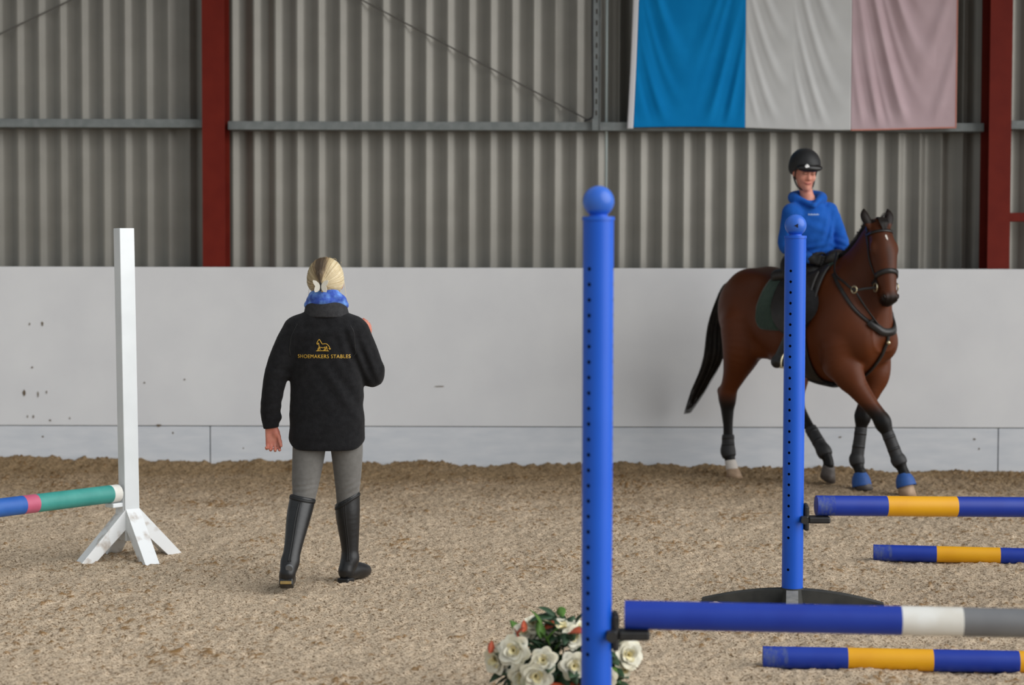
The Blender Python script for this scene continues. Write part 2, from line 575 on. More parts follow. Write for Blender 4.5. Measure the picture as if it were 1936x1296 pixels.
n1 = N('ShaderNodeTexNoise'); n1.inputs['Scale'].default_value = 130; n1.inputs['Detail'].default_value = 4
n2 = N('ShaderNodeTexNoise'); n2.inputs['Scale'].default_value = 1.3; n2.inputs['Detail'].default_value = 5
n3 = N('ShaderNodeTexNoise'); n3.inputs['Scale'].default_value = 84; n3.inputs['Detail'].default_value = 3
for q in (n1, n2, n3): lk(tc.outputs['Object'], q.inputs['Vector'])
r1 = N('ShaderNodeValToRGB'); e = r1.color_ramp.elements
e[0].position, e[0].color = 0.33, S(134, 114, 93)
e[1].position, e[1].color = 0.62, S(202, 184, 161)
x = e.new(0.46); x.color = S(182, 163, 139)
lk(n1.outputs['Fac'], r1.inputs['Fac'])
# dark damp flecks
r3 = N('ShaderNodeValToRGB'); r3.color_ramp.elements[0].position = 0.555; r3.color_ramp.elements[1].position = 0.63
lk(n3.outputs['Fac'], r3.inputs['Fac'])
mx0 = N('ShaderNodeMix'); mx0.data_type = 'RGBA'
lk(r3.outputs['Color'], mx0.inputs[0]); lk(r1.outputs['Color'], mx0.inputs[6]); mx0.inputs[7].default_value = S(104, 84, 62)
a1 = N('ShaderNodeAttribute'); a1.attribute_name = 'clump'
mx = N('ShaderNodeMix'); mx.data_type = 'RGBA'
lk(a1.outputs['Fac'], mx.inputs[0]); lk(mx0.outputs[2], mx.inputs[6]); mx.inputs[7].default_value = S(134, 104, 68)
# damp track along the wall: distance down the hall with ragged edge
sp = N('ShaderNodeSeparateXYZ'); lk(tc.outputs['Object'], sp.inputs[0])
ma = N('ShaderNodeMath'); ma.operation = 'MULTIPLY_ADD'; lk(n2.outputs['Fac'], ma.inputs[0]); ma.inputs[1].default_value = 2.2; lk(sp.outputs[1], ma.inputs[2])
mr = N('ShaderNodeMapRange'); mr.inputs['From Min'].default_value = 13.3; mr.inputs['From Max'].default_value = 15.6
lk(ma.outputs[0], mr.inputs['Value'])
mx2 = N('ShaderNodeMix'); mx2.data_type = 'RGBA'; mx2.blend_type = 'MULTIPLY'
lk(mr.outputs[0], mx2.inputs[0]); lk(mx.outputs[2], mx2.inputs[6]); mx2.inputs[7].default_value = (0.56, 0.49, 0.38, 1)
lk(mx2.outputs[2], P.inputs['Base Color'])
bp = N('ShaderNodeBump'); bp.inputs['Strength'].default_value = 0.6; bp.inputs['Distance'].default_value = 0.006
lk(n1.outputs['Fac'], bp.inputs['Height']); lk(bp.outputs['Normal'], P.inputs['Normal'])
fl = mesh_obj('floor', me, m)
tag(fl, 'pale brown arena sand with scattered dark clumps', 'floor', kind='structure')

# --- back wall: profiled steel sheets above a white kickboard
wall = empty('wall_back', (0, 15.2, 0))
tag(wall, 'grey ribbed steel cladding above a white boarded kicking wall', 'wall', kind='structure')
YC = 15.62
PITCHX = 0.1752
crown0 = at(643, 300, YC).x
prof = []     # one rib: x offset, depth towards the arena
for dx, dy in ((-0.045, 0), (-0.011, -0.036), (0.011, -0.036), (0.045, 0)):
    prof.append((dx, dy))
sheet_w = PITCHX * 6
def sheet_mesh():
    pts = [(-PITCHX / 2, 0.0)]
    for k in range(6):
        for dx, dy in prof:
            pts.append((k * PITCHX + dx, dy))
    pts.append((5.5 * PITCHX, 0.0))
    V = [(x, y, zz) for zz in (0.0, 3.6) for x, y in pts] + [(x, y + 0.004, zz) for zz in (0.0, 3.6) for x, y in pts]
    n = len(pts); F = []
    for i in range(n - 1):
        F.append((i, i + 1, n + i + 1, n + i))
        F.append((2 * n + i + 1, 2 * n + i, 3 * n + i, 3 * n + i + 1))
    return np_mesh('cladding_sheet', V, F)
sm = sheet_mesh()
for k in range(-9, 8):
    o = mesh_obj('cladding_sheet', sm, M['clad'], wall, (crown0 + k * sheet_w, YC - 15.2, 1.35))
# white boards
xb1, xb2 = at(397, 840, 15.2).x, at(1887, 840, 15.2).x
span = xb2 - xb1
for i, x0 in enumerate((xb1 - span, xb1, xb2)):
    MB().box((x0 + .004, 0, -.25), (x0 + span - .004, .03, .298), .004).build('kick_board', M['board2'], wall)
MB().box((xb1 - span, .002, .3035), (xb2 + span, .03, 1.575), .006).build('upper_panel', M['board'], wall)
MB().box((xb1 - span, .03, -.25), (xb2 + span, .045, 1.56)).build('backing', M['gap'], wall)
# mud marks thrown up on the boards
def splat(px, py, w, h, seed):
    r = random.Random(seed)
    c = at(px, py, 15.2)
    n = 11
    mb = MB()
    out = [(c.x + w / 236 * .5 * math.cos(a) * r.uniform(.6, 1.15), c.z + h / 236 * .5 * math.sin(a) * r.uniform(.6, 1.15))
           for a in [i * 2 * math.pi / n for i in range(n)]]
    mb.prism(out, -0.0025, 0.003)
    return mb.build('mud_splat', M['mud'], wall)
for i, (px, py, w, h) in enumerate([(80, 612, 4, 9), (56, 613, 3, 5), (61, 695, 4, 4), (46, 743, 6, 12), (72, 746, 3, 11), (88, 742, 2, 6),
                                    (52, 788, 2, 5), (63, 788, 3, 7), (95, 795, 5, 4), (132, 791, 2, 5), (81, 826, 4, 4), (300, 805, 12, 5),
                                    (327, 819, 4, 4), (273, 724, 3, 4), (349, 718, 4, 3), (1842, 831, 5, 4), (1851, 849, 3, 4), (1588, 827, 6, 3), (832, 731, 22, 2), (460, 848, 3, 3)]):
    splat(px, py, w, h, i)

# steel columns, sheeting rails
def column(px, name_label):
    c = at(px, 400, 15.26)
    o = empty('steel_column', (c.x, 15.26, 0))
    hw = .089
    MB().box((-hw, 0, 0), (hw, .016, 5.0)).build('front_flange', M['red'], o)
    MB().box((-.006, .016, 0), (.006, .264, 5.0)).build('web', M['red'], o)
    MB().box((-hw, .264, 0), (hw, .28, 5.0)).build('rear_flange', M['red'], o)
    return tag(o, name_label, 'column', kind='structure'), c.x
colL, xL = column(404, 'dark red steel column rising behind the white wall, beyond the white stand')
colR, xR = column(1889, 'dark red steel column rising beyond the rider, beside the hanging flag')
def rail(x0, x1, zc, label, py=None, y0=15.40):
    o = empty('sheeting_rail', ((x0 + x1) / 2, y0, zc))
    L = (x1 - x0) / 2
    MB().box((-L, 0, -.034), (L, .006, .034), .003).build('face', M['rail'], o)
    MB().box((-L, .006, .028), (L, .18, .034)).build('top_web', M['rail'], o)
    MB().box((-L, .006, -.034), (L, .18, -.028)).build('bottom_web', M['rail'], o)
    return tag(o, label, 'rail', kind='structure')
zr = at(760, 238, 15.4).z
rail(xL - 6.2, xL - .095, at(200, 233, 15.4).z, 'grey steel rail crossing the cladding, ending at the first red column')
rail(xL + .095, xR - .095, zr, 'long grey steel rail crossing the cladding between the two red columns')
rail(xR + .095, xR + 3, at(1925, 236, 15.4).z, 'short grey steel rail beyond the red column beside the flag')
for x0, x1 in ((xL + .095, xR - .095),):
    rail(x0, x1, 4.42, 'grey steel rail high on the cladding, above the flag', y0=15.40)
c = at(1925, 411, 15.3)
o = MB().box((xR + .09, 15.30, c.z - .036), (xR + 3, 15.36, c.z + .036), .006).build('red_rail', M['red'])
tag(o, 'short dark red steel rail jutting from the red column beside the flag', 'rail', kind='structure')

# galvanised slotted channel with a black cable, a pale rod, bracing wires
ch = empty('slotted_channel', (at(1127, 240, 15.38).x, 15.36, at(1127, 247, 15.38).z))
mb = MB(); mb.box((-.033, 0, 0), (.033, .004, 2.2)); mb.box((-.033, -.012, 0), (-.029, .004, 2.2)); mb.box((.029, -.012, 0), (.033, .004, 2.2))
mb.build('channel', M['rail'], ch)
for k in range(22):
    MB().box((-.006, -.0015, .12 + k * .09), (.006, .001, .16 + k * .09)).build('slot', M['gap'], ch)
tag(ch, 'galvanised slotted channel hanging above the rail next to the flag', 'channel')
p0 = at(1121, 0, 15.33); z0 = at(1121, 215, 15.33).z
path = [(p0.x, 15.335, 4.9)] + [(p0.x + .004 * math.sin(k), 15.335, 4.6 - k * (4.6 - z0) / 8) for k in range(9)]
e1, e2 = at(1117, 224, 15.33), at(1105, 229, 15.33)
path += [(e1.x, 15.335, e1.z), (e2.x, 15.335, e2.z)]
o = MB().tube(spline(path, 60), .008).build('black_cable', M['cable'], smooth=True)
tag(o, 'thin black cable with a hooked end running down the slotted channel', 'cable')
c = at(1146, 300, 15.5)
o = MB().cyl((c.x, 15.50, 1.45), (c.x, 15.50, 4.9), .011, seg=10).build('hanging_rod', M['rope'], smooth=True)
tag(o, 'thin pale vertical rod against the cladding above the tallest blue post', 'rod')
def wire(p, q, ext, label):
    a, b = at(*p, 15.55), at(*q, 15.55)
    d = (a - b)
    o = MB().cyl(b, a + d * ext, .006, seg=8).build('bracing_wire', M['wire'])
    tag(o, label, 'wire')
wire((690, 3), (1110, 226), .5, 'thin slanting wire running down to the slotted channel')
wire((130, 2), (-60, 93), .5, 'thin slanting wire across the cladding in the upper left corner')

# unseen roof strip added to darken the upper cladding and the sand by the wall
ro = empty('shade_roof', (0, 15.2, 0))
tag(ro, 'unseen grey roof strip added above the wall to shade it', 'shade_roof', kind='structure')
def roof_z(y): return 4.95 + (15.7 - y) * .2
MB().prism([(15.8, roof_z(15.8)), (12.4, roof_z(12.4)), (12.4, roof_z(12.4) + .05), (15.8, roof_z(15.8) + .05)], -14, 14,
           Matrix.Translation((0, -15.2, 0)) @ Matrix(((0, 1, 0, 0), (1, 0, 0, 0), (0, 0, 1, 0), (0, 0, 0, 1)))).build('shade_roof_sheet', M['clad'], ro)

# ------------------------------------------------------------------ flag
FY = 15.335
fa, fb = at(1207, 240, FY), at(1806, 240, FY)
fx0, fx1, fz0, fz1 = fa.x, fb.x, at(1400, 243, FY).z, 4.40
SWAGS = [  # stripe, from, to, lowest point, depth, folds per height, steepness, phase
    (0, 0, 1, .46, .020, 2.6, 2.6, .3), (0, 0, .46, .46, .010, 4.5, 2.2, 1.4), (0, .55, 1, .40, .010, 3.6, 2.0, 2.2),
    (1, 0, .5, .42, .013, 4.2, 2.3, .0), (1, .45, 1, .95, .015, 3.8, 2.2, 1.2),
    (2, 0, .8, .72, .030, 2.3, 2.4, .6), (2, .05, .8, .75, .010, 4.6, 2.0, 2.4), (2, .6, 1, .55, .012, 2.4, 2.2, 1.5)]
def fold(u, v):
    """cloth depth at u across (0..1 of whole flag), v from bottom to top: swags pulled up at the stripe ends"""
    i = min(int(u * 3), 2); t = u * 3 - i
    d = 0.0
    for s_, t0, t1, c, amp, fr, A_, ph in SWAGS:
        if s_ != i or not t0 < t < t1: continue
        win = math.sin(math.pi * (t - t0) / (t1 - t0)) ** .7
        phi = v - A_ * abs(t - c) ** 1.7 + .02 * math.sin(11 * u + 4 * v)
        x_ = 2 * math.pi * fr * phi + ph
        d += amp * win * (math.sin(x_) + .3 * math.sin(2 * x_ + .8)) * (.55 + .45 * min(1, abs(t - c) * 3))
    e = min(v / .10, 1.0)
    return .55 * d * e * (1 if v < .93 else (1 - v) / .07)
flag = empty('flag', ((fx0 + fx1) / 2, FY, fz0))
def cloth(u0, u1, v0, v1, nu, nv, name, m, parent, lift=0.0):
    th = .003
    V = []
    for s in (0, 1):
        for j in range(nv + 1):
            for i in range(nu + 1):
                u = u0 + (u1 - u0) * i / nu; v = v0 + (v1 - v0) * j / nv
                uc = min(max(u, 0.0005), .9995)
                x = fx0 + (fx1 - fx0) * u
                bow = .020 * (1 - v) if u < .02 else 0
                x += -.05 * (1 - max(v, 0)) ** 1.6 * max(0, 1 - u * 6) + .008
                zz = fz0 + (fz1 - fz0) * v + .012 * math.sin(u * 7 + .4) * (1 - v)
                V.append((x - (fx0 + fx1) / 2, fold(uc, min(max(v, 0), 1)) - lift + s * th * (1 if lift == 0 else 2), zz - fz0))
    n = (nu + 1) * (nv + 1); F = []
    W = nu + 1
    for j in range(nv):
        for i in range(nu):
            a = j * W + i
            F.append((a, a + 1, a + W + 1, a + W)); F.append((n + a + 1, n + a, n + a + W, n + a + W + 1))
    for j in range(nv):
        for i in (0, nu):
            a = j * W + i; q = (a, a + W, n + a + W, n + a)
            F.append(q if i == 0 else q[::-1])
    for i in range(nu):
        for j in (0, nv):
            a = j * W + i; q = (a + 1, a, n + a, n + a + 1)
            F.append(q if j == 0 else q[::-1])
    return mesh_obj(name, np_mesh(name, V, F), m, parent, smooth=True)
cloth(0, 1 / 3, 0, 1, 90, 150, 'blue_stripe', M['fl_blue'], flag)
cloth(1 / 3, 2 / 3, 0, 1, 90, 150, 'white_stripe', M['fl_white'], flag)
cloth(2 / 3, 1, 0, 1, 90, 150, 'pink_stripe', M['fl_pink'], flag)
cloth(-.017, .0, -.005, 1, 3, 120, 'hem', M['fl_hem'], flag)
cloth(.9965, 1.0005, 0, 1, 3, 120, 'edge_stitching', M['fl_red'], flag, lift=.0015)
cloth(2 / 3, 1, -.003, .004, 60, 2, 'edge_stitching', M['fl_red'], flag, lift=.0015)
tag(flag, 'large faded blue, white and pink striped flag hanging on the cladding', 'flag')

# ------------------------------------------------------------------ jump stands
def boolean_holes(solid, cutters):
    md = solid.modifiers.new('holes', 'BOOLEAN')
    md.operation = 'DIFFERENCE'; md.solver = 'EXACT'; md.object = cutters
    md.material_mode = 'TRANSFER'
    dg = bpy.context.evaluated_depsgraph_get()
    me = bpy.data.meshes.new_from_object(solid.evaluated_get(dg))
    solid.modifiers.clear()
    solid.data = me
    bpy.data.objects.remove(cutters)

def blue_stand(name, X, Y, top, z_base, holes_from, ang, label, rot, slot):
    o = empty(name, (X, Y, 0))
    r = .0505
    post = MB().cyl((0, 0, z_base), (0, 0, top - .008), r, seg=64).build('post', M['blue_pipe'], o)
    cm = MB()
    for a in (ang - 34, ang + 86):
        d = Vector((math.sin(math.radians(a)), -math.cos(math.radians(a)), 0))
        for k in range(40):
            zz = holes_from - k * .0508
            if zz < .16 or (.19 < zz < .31): continue
            cm.cyl(d * (r - .018) + Vector((0, 0, zz)), d * (r + .01) + Vector((0, 0, zz)), .0068, seg=12)
    co = cm.build('cut', M['hole_shade'], loc=(X, Y, 0))
    bpy.context.view_layer.update()
    boolean_holes(post, co)
    post.data.polygons.foreach_set('use_smooth', np.ones(len(post.data.polygons), bool))
    post.data.set_sharp_from_angle(angle=math.radians(30))
    mb = MB().cyl((0, 0, top - .012), (0, 0, top), r + .003, r + .002, seg=48)
    mb.cyl((0, 0, top), (0, 0, top + .012), .032, .026, seg=32)
    cap = mb.build('cap', M['blue_pipe'], o, angle=30)
    ball = MB().ball((0, 0, top + .050), .0515, 40, 24).build('ball_finial', M['blue_ball'], o, smooth=True)
    if slot:
        mb = MB(); c = Vector((-.002, -.0505, top + .047))
        mb.prism([(c.x - .012, c.z), (c.x + .006, c.z + .009), (c.x + .006, c.z - .010)], c.y - .0015, c.y + .012)
        mb.build('slot', M['hole_shade'], ball)
    # two crossed bowed feet
    for k, (a, L) in enumerate(((rot, .43), (rot + 90, .40))):
        Mx = Matrix.Rotation(math.radians(a), 4, 'Z')
        for s in (1, -1):
            n = 12
            up = [(s * (.03 + (L - .03) * i / n), .074 - .058 * (i / n) ** 1.8) for i in range(n + 1)]
            lo_ = [(s * (.03 + (L - .03) * i / n), .012 - .020 * (i / n) ** 1.2) for i in range(n, -1, -1)]
            f = MB(); f.prism(up + lo_, -.034 + .006 * k, .034 - .006 * k, Mx)
            f.build('foot', M['dust_grey'] if (k == 1 and s == -1) else M['black_base'], o)
    f = MB().cyl((0, 0, 0), (0, 0, z_base + .02), .062, .054, seg=32).build('socket', M['black_base'], o, angle=30)
    tag(o, label, 'jump stand', 'blue jump stands')
    return o
pF = at(1131.5, 410, 6.26); pB = at(1504, 446, 9.05)
stF = blue_stand('jump_stand', pF.x, 6.26, pF.z, .06, at(1113, 509, 6.21).z, -4, 'tall blue jump post with a ball top beside the potted flowers', 20, False)
stB = blue_stand('jump_stand', pB.x, 9.05, pB.z, .06, at(1493, 512.7, 9.0).z, 1, 'blue ball-topped jump post in front of the rider, on black feet', -8.4, True)

def cup(X, Y, z, label):
    o = empty('jump_cup', (X, Y, z))
    mb = MB()
    mb.box((.0515, -.030, -.058), (.074, .030, .062), .008)
    mb.box((.0515, -.020, .050), (.070, .020, .072), .007)
    mb.build('bracket', M['black_pl'], o)
    mb = MB(); mb.box((.070, -.036, -.022), (.175, .036, .010), .008)
    mb.build('tongue', M['black_pl'], o)
    # pin with knob on the near side
    MB().cyl((.045, -.052, .0), (.045, -.086, .0), .015, .018, seg=20).build('knob', M['black_pl'], o, angle=30)
    mb = MB(); mb.box((.030, -.056, -.016), (.066, -.030, .016), .006)
    mb.build('arm', M['black_pl'], o)
    tag(o, label, 'jump cup', 'black jump cups')
    return o

def pole(start, direction, segs, r, label, dia_mats, end_dusty=None):
    """rail: coloured bands are separate sleeves of the one pole"""
    d = Vector(direction).normalized()
    o = empty('jump_pole', start)
    o.rotation_euler = d.to_track_quat('X', 'Z').to_euler()
    x = 0.0
    for L, mk in segs:
        MB().cyl((x, 0, 0), (x + L, 0, 0), r, seg=40).build('band', M[mk], o, angle=40)
        x += L
    tag(o, label, 'pole', 'jump poles')
    return o
def pole_px(p0, p1, Y0, Y1, segs, r, label):
    a = at(*p0, Y0); b = at(*p1, Y1)
    return pole(a, b - a, segs, r, label, None), a
# raised pole of the near jump
pl1, a1_ = pole_px((1181, 1163), (1936, 1179), 6.26, 6.16, [(.904, 'p_blue'), (.197, 'p_white'), (.62, 'p_grey'), (.2, 'p_white'), (.9, 'p_blue')], .0475,
        'blue, white and grey pole raised on the near jump')
cup(pF.x, 6.26, a1_.z - .0475 - .012, 'black plastic cup holding the blue, white and grey pole')
pl2, a2_ = pole_px((1543, 956.5), (1936, 959.5), 9.05, 9.12, [(.085, 'dusty_end'), (.256, 'p_blue'), (.341, 'p_yellow'), (.341, 'p_blue'), (.341, 'p_yellow'), (.341, 'p_blue'), (.341, 'p_yellow'), (.341, 'p_blue'), (.3, 'p_yellow')], .0485,
        'blue and yellow pole raised on the far jump in front of the horse')
cup(pB.x, 9.05, a2_.z - .0485 - .012, 'black plastic cup holding the raised blue and yellow pole')
gp = [(.10, 'dusty_end'), (.239, 'p_blue'), (.339, 'p_yellow'), (.339, 'p_blue'), (.339, 'p_yellow'), (.339, 'p_blue'), (.339, 'p_yellow'), (.339, 'p_blue'), (.339, 'p_yellow'), (.3, 'p_blue')]
a = at(1651, 1060, 10.4); b = at(1936, 1066.5, 10.28)
pole((a.x, a.y, .040), (b.x - a.x, b.y - a.y, 0), gp, .0445, 'blue and yellow pole lying on the sand beyond the far jump', None)
a = at(1442, 1265, 7.64); b = at(1936, 1275, 7.56)
pole((a.x, a.y, .040), (b.x - a.x, b.y - a.y, 0), gp, .0445, 'blue and yellow pole lying on the sand nearest the front edge', None)

# white wooden stand
wS = empty('jump_stand', (at(246, 1040, 10.4).x, 10.4, 0))
RW = Matrix.Rotation(math.radians(35), 4, 'Z')
lean = Matrix.Rotation(math.radians(-.75), 4, 'Y')
h_ = .0425
top_z = at(238, 432, 10.4).z
MB().box((-h_, -h_, .10), (h_, h_, top_z), .003, lean @ RW).build('post', M['white_paint'], wS)
for k in range(4):
    Mk = RW @ Matrix.Rotation(math.radians(90 * k), 4, 'Z')
    f = MB()
    out = [(h_ - .002, .275), (h_ - .002, .165), (.245, -.03), (.325, -.03)]
    f.prism(out, -h_ * .95, h_ * .95, Mk)
    f.build('brace', M['white_worn'], wS)
tag(wS, 'white square wooden jump stand with splayed feet', 'jump stand')
e = at(222, 933, 10.36)
p1 = at(0, 963.5, 9.74)
dvec = Vector((p1.x - e.x, p1.y - e.y, 0)).normalized()
pw = pole(e, dvec, [(.055, 'p_white'), (.50, 'p_teal'), (.085, 'p_pink'), (.5, 'p_blue2'), (.085, 'p_pink'), (.5, 'p_teal'), (.085, 'p_pink'), (.6, 'p_blue2')], .0485,
     'teal, pink and blue pole resting on the white stand', None)
cw = empty('jump_cup', (e.x, e.y, e.z - .0485 - .012))
ang = math.atan2(dvec.y, dvec.x)
Mc = Matrix.Rotation(ang, 4, 'Z')
mb = MB(); mb.box((-.012, -.034, -.014), (.060, .034, .010), .005, Mc); mb.build('tongue', M['white_paint'], cw)
mb = MB(); mb.box((-.030, -.034, -.07), (-.012, .034, .07), .005, Mc); mb.build('bracket', M['white_paint'], cw)
tag(cw, 'white cup on the white stand under the teal pole', 'jump cup')

# ------------------------------------------------------------------ potted roses behind the near post
M['terra'] = mat('orange_terracotta', S(204, 92, 54), S(188, 80, 46), rough=0.75, scale=12)
M['soil'] = mat('dark_soil', S(40, 34, 28), rough=0.95)
M['leaf'] = mat('rose_leaf', S(34, 62, 40), S(58, 88, 56), rough=0.5, scale=14)
M['leaf2'] = mat('young_leaf', S(92, 132, 48), S(70, 110, 50), rough=0.5, scale=14)
M['leaf3'] = mat('faded_red_leaf', S(176, 70, 44), S(196, 98, 60), rough=0.6, scale=20)
M['petal'] = mat('cream_petal', S(236, 234, 218), S(226, 220, 194), rough=0.6, scale=18)
M['petal_in'] = mat('yellowish_petal', S(232, 222, 176), S(226, 214, 166), rough=0.6, scale=18)
M['stem'] = mat('green_stem', S(60, 84, 46), rough=0.6)
PY = 6.92
pc = at(1062, 1200, PY)
pot = empty('potted_roses', (pc.x, PY, 0))
rr = random.Random(5)
def lathe(profile, seg=40):
    V, F = [], []
    n = len(profile)
    for i in range(seg):
        a = 2 * math.pi * i / seg
        for r, zz in profile:
            V.append((r * math.cos(a), r * math.sin(a), zz))
    for i in range(seg):
        for j in range(n - 1):
            k = (i + 1) % seg
            F.append((i * n + j, k * n + j, k * n + j + 1, i * n + j + 1))
    return np_mesh('lathe', V, F)
mesh_obj('pot', lathe([(.001, -.01), (.125, -.01), (.132, 0), (.155, .085), (.158, .09), (.176, .092), (.18, .098), (.182, .130), (.176, .134), (.160, .132), (.156, .10), (.001, .10)]), M['terra'], pot, smooth=True)
mesh_obj('soil', lathe([(.158, .105), (.1, .122), (.001, .126)], 24), M['soil'], pot, smooth=True)
def petal_mesh(w, h, cup_, flare):
    n, m_ = 8, 7
    V, F = [], []
    for s in (0, 1):
        for j in range(m_ + 1):
            v = j / m_
            for i in range(n + 1):
                u = i / n * 2 - 1
                wid = w * (math.sin(math.pi * (.10 + .60 * v)) ** .8)
                x = u * wid
                y = -cup_ * (u * u) * wid + flare * max(0, v - .55) ** 2 * h + s * .0012
                zz = v * h * (1 - .30 * u * u * v)
                V.append((x, y, zz))
    k = (n + 1) * (m_ + 1)
    for j in range(m_):
        for i in range(n):
            a = j * (n + 1) + i
            F.append((a, a + 1, a + n + 2, a + n + 1)); F.append((k + a + 1, k + a, k + a + n + 1, k + a + n + 2))
    return np.array(V), np.array(F)
def rose_mesh(name, size, seed, inner):
    r = random.Random(seed)
    Vs, Fs, off = [], [], 0
    rings = ((3, .006, 4, 1.0, .75), (4, .012, 10, 1.0, .9), (5, .018, 20, .95, 1.05), (6, .022, 38, .80, 1.1)) if not inner else ((3, .003, 2, 1.0, .6), (3, .006, 6, .95, .65))
    for q, (n, rad, tilt, hs, ws) in enumerate(rings):
        for i in range(n):
            V, F = petal_mesh(.030 * size * ws, .052 * size * hs, .75, .9 + .5 * q)
            a = 2 * math.pi * (i + r.uniform(-.15, .15)) / n + q * .5
            Mx = Matrix.Rotation(a, 4, 'Z') @ Matrix.Translation((0, rad * size, 0)) @ Matrix.Rotation(-math.radians(tilt + r.uniform(-6, 6)), 4, 'X')
            V = np.array([tuple(Mx @ Vector(v)) for v in V])
            Vs.append(V); Fs.append(F + off); off += len(V)
    return np_mesh(name, np.concatenate(Vs), np.concatenate(Fs))
rose_kinds = [(rose_mesh('rose', 1.0, s_, False), rose_mesh('rose_heart', 1.0, s_, True)) for s_ in (1, 2, 3)]
for a_, b_ in rose_kinds:
    a_.materials.append(M['petal']); b_.materials.append(M['petal_in'])
    for q in (a_, b_): q.polygons.foreach_set('use_smooth', np.ones(len(q.polygons), bool))
mbs = MB()
def rose(px, py, Y, size, face, k):
    Y = PY + (Y - PY) * 1.2 - .05; size *= 1.08
    p = at(px, py, Y) - Vector((pc.x, PY, 0))
    d = Vector(face).normalized()
    o = mesh_obj('rose', rose_kinds[k % 3][0], None, pot, p - d * .028 * size)
    o.scale = (size,) * 3
    o.rotation_euler = (d.to_track_quat('Z', 'Y') @ Matrix.Rotation(k * 1.3, 3, 'Z').to_quaternion()).to_euler()
    c = mesh_obj('heart', rose_kinds[k % 3][1], None, o)
    root = Vector((p.x * .45 + rr.uniform(-.02, .02), p.y * .45, .11))
    mid = (root + p) / 2 + Vector((0, 0, .03))
    mbs.tube(spline([root, mid, p - d * .03 * size], 8), .0035, 6, .0025)
spots = [(971, 1232, 6.86, .95, (-.3, -1, .25)), (938, 1250, 6.90, .95, (-.7, -.8, -.1)), (1007, 1180, 6.95, .62, (.1, -.6, .8)),
         (990, 1195, 6.96, .7, (-.3, -.8, .5)), (1062, 1190, 6.97, .95, (.1, -.4, .9)), (1028, 1200, 7.0, .7, (0, -.6, .8)),
         (1028, 1250, 6.80, .78, (-.2, -1, .3)), (1014, 1278, 6.80, .95, (0, -1, -.15)), (986, 1280, 6.84, .85, (-.2, -1, -.2)),
         (1084, 1260, 6.80, .82, (.1, -1, 0)), (1085, 1206, 6.88, .7, (.1, -.9, .4)), (1100, 1190, 6.98, .7, (.3, -.6, .7)),
         (1187, 1238, 6.90, .92, (.35, -1, .15)), (1178, 1268, 6.92, .6, (.4, -.9, -.4)), (1200, 1252, 6.98, .5, (.9, -.4, 0)),
         (1110, 1250, 7.05, .8, (.2, .6, .7)), (1050, 1215, 7.08, .8, (-.2, .7, .7)), (1135, 1215, 7.0, .8, (.4, .2, .8)), (1142, 1285, 6.8, .8, (.2, -1, -.1))]
for i, s_ in enumerate(spots):
    rose(*s_, i)
def leaf_mesh(L, W):
    n = 8
    V, F = [], []
    for j in range(n + 1):
        v = j / n
        w = W * math.sin(math.pi * v ** .8) ** .8 + .0004
        zz = -.25 * L * v * v
        V += [(-w, v * L, zz + .25 * w), (0, v * L, zz), (w, v * L, zz + .25 * w), (0, v * L, zz - .002)]
    for j in range(n):
        a = j * 4
        for p, q in ((0, 1), (1, 2), (2, 3), (3, 0)):
            F.append((a + p, a + q, a + 4 + q, a + 4 + p))
    me = np_mesh('leaf', V, F)
    me.polygons.foreach_set('use_smooth', np.ones(len(me.polygons), bool))
    return me
leafs = []
for mk in ('leaf', 'leaf', 'leaf', 'leaf2', 'leaf3'):
    q = leaf_mesh(.075, .021); q.materials.append(M[mk]); leafs.append(q)
for i in range(230):
    a = rr.uniform(0, 2 * math.pi); rad = rr.uniform(.02, .21); zz = rr.uniform(.13, .36) - rad * .55
    if math.sin(a) * rad < -.10: rad *= .5
    k = rr.choice((0, 1, 2, 0, 1, 2, 0, 1, 2, 0, 1, 2, 0, 1, 3, 3, 4)) if i > 6 else 0
    o = mesh_obj('leaf', leafs[k], None, pot, (rad * math.cos(a), rad * math.sin(a), max(zz, .12)))
    o.rotation_euler = (rr.uniform(-.5, .9), rr.uniform(-.6, .6), a - math.pi / 2 + rr.uniform(-.8, .8))
    o.scale = (rr.uniform(.75, 1.2),) * 3
for i in range(70):
    a = -math.pi / 2 + rr.uniform(-1.5, 1.5); rad = rr.uniform(.13, .20)
    o = mesh_obj('leaf', leafs[rr.choice((0, 1, 2, 0, 1, 2, 3))], None, pot, (rad * math.cos(a), rad * math.sin(a), rr.uniform(.10, .20)))
    o.rotation_euler = (rr.uniform(-1.0, .3), rr.uniform(-.6, .6), a - math.pi / 2 + rr.uniform(-.7, .7)); o.scale = (rr.uniform(.8, 1.2),) * 3
for px, py in ((1032, 1215), (1040, 1222), (1022, 1208), (1024, 1185), (1048, 1232)):
    p = at(px, py, 6.84) - Vector((pc.x, PY, 0))
    o = mesh_obj('leaf', leafs[3], None, pot, p); o.rotation_euler = (1.1, .2, .4 * px)
for px, py in ((988, 1196), (976, 1205), (980, 1210), (1093, 1236), (1045, 1288), (925, 1236)):
    p = at(px, py, 6.82) - Vector((pc.x, PY, 0))
    o = mesh_obj('leaf', leafs[4], None, pot, p); o.rotation_euler = (1.2, .5, .7 * px); o.scale = (.7,) * 3
mbs.build('stems', M['stem'], pot, smooth=True)
tag(pot, 'white roses and dark leaves in an orange pot behind the near blue post', 'potted plant')

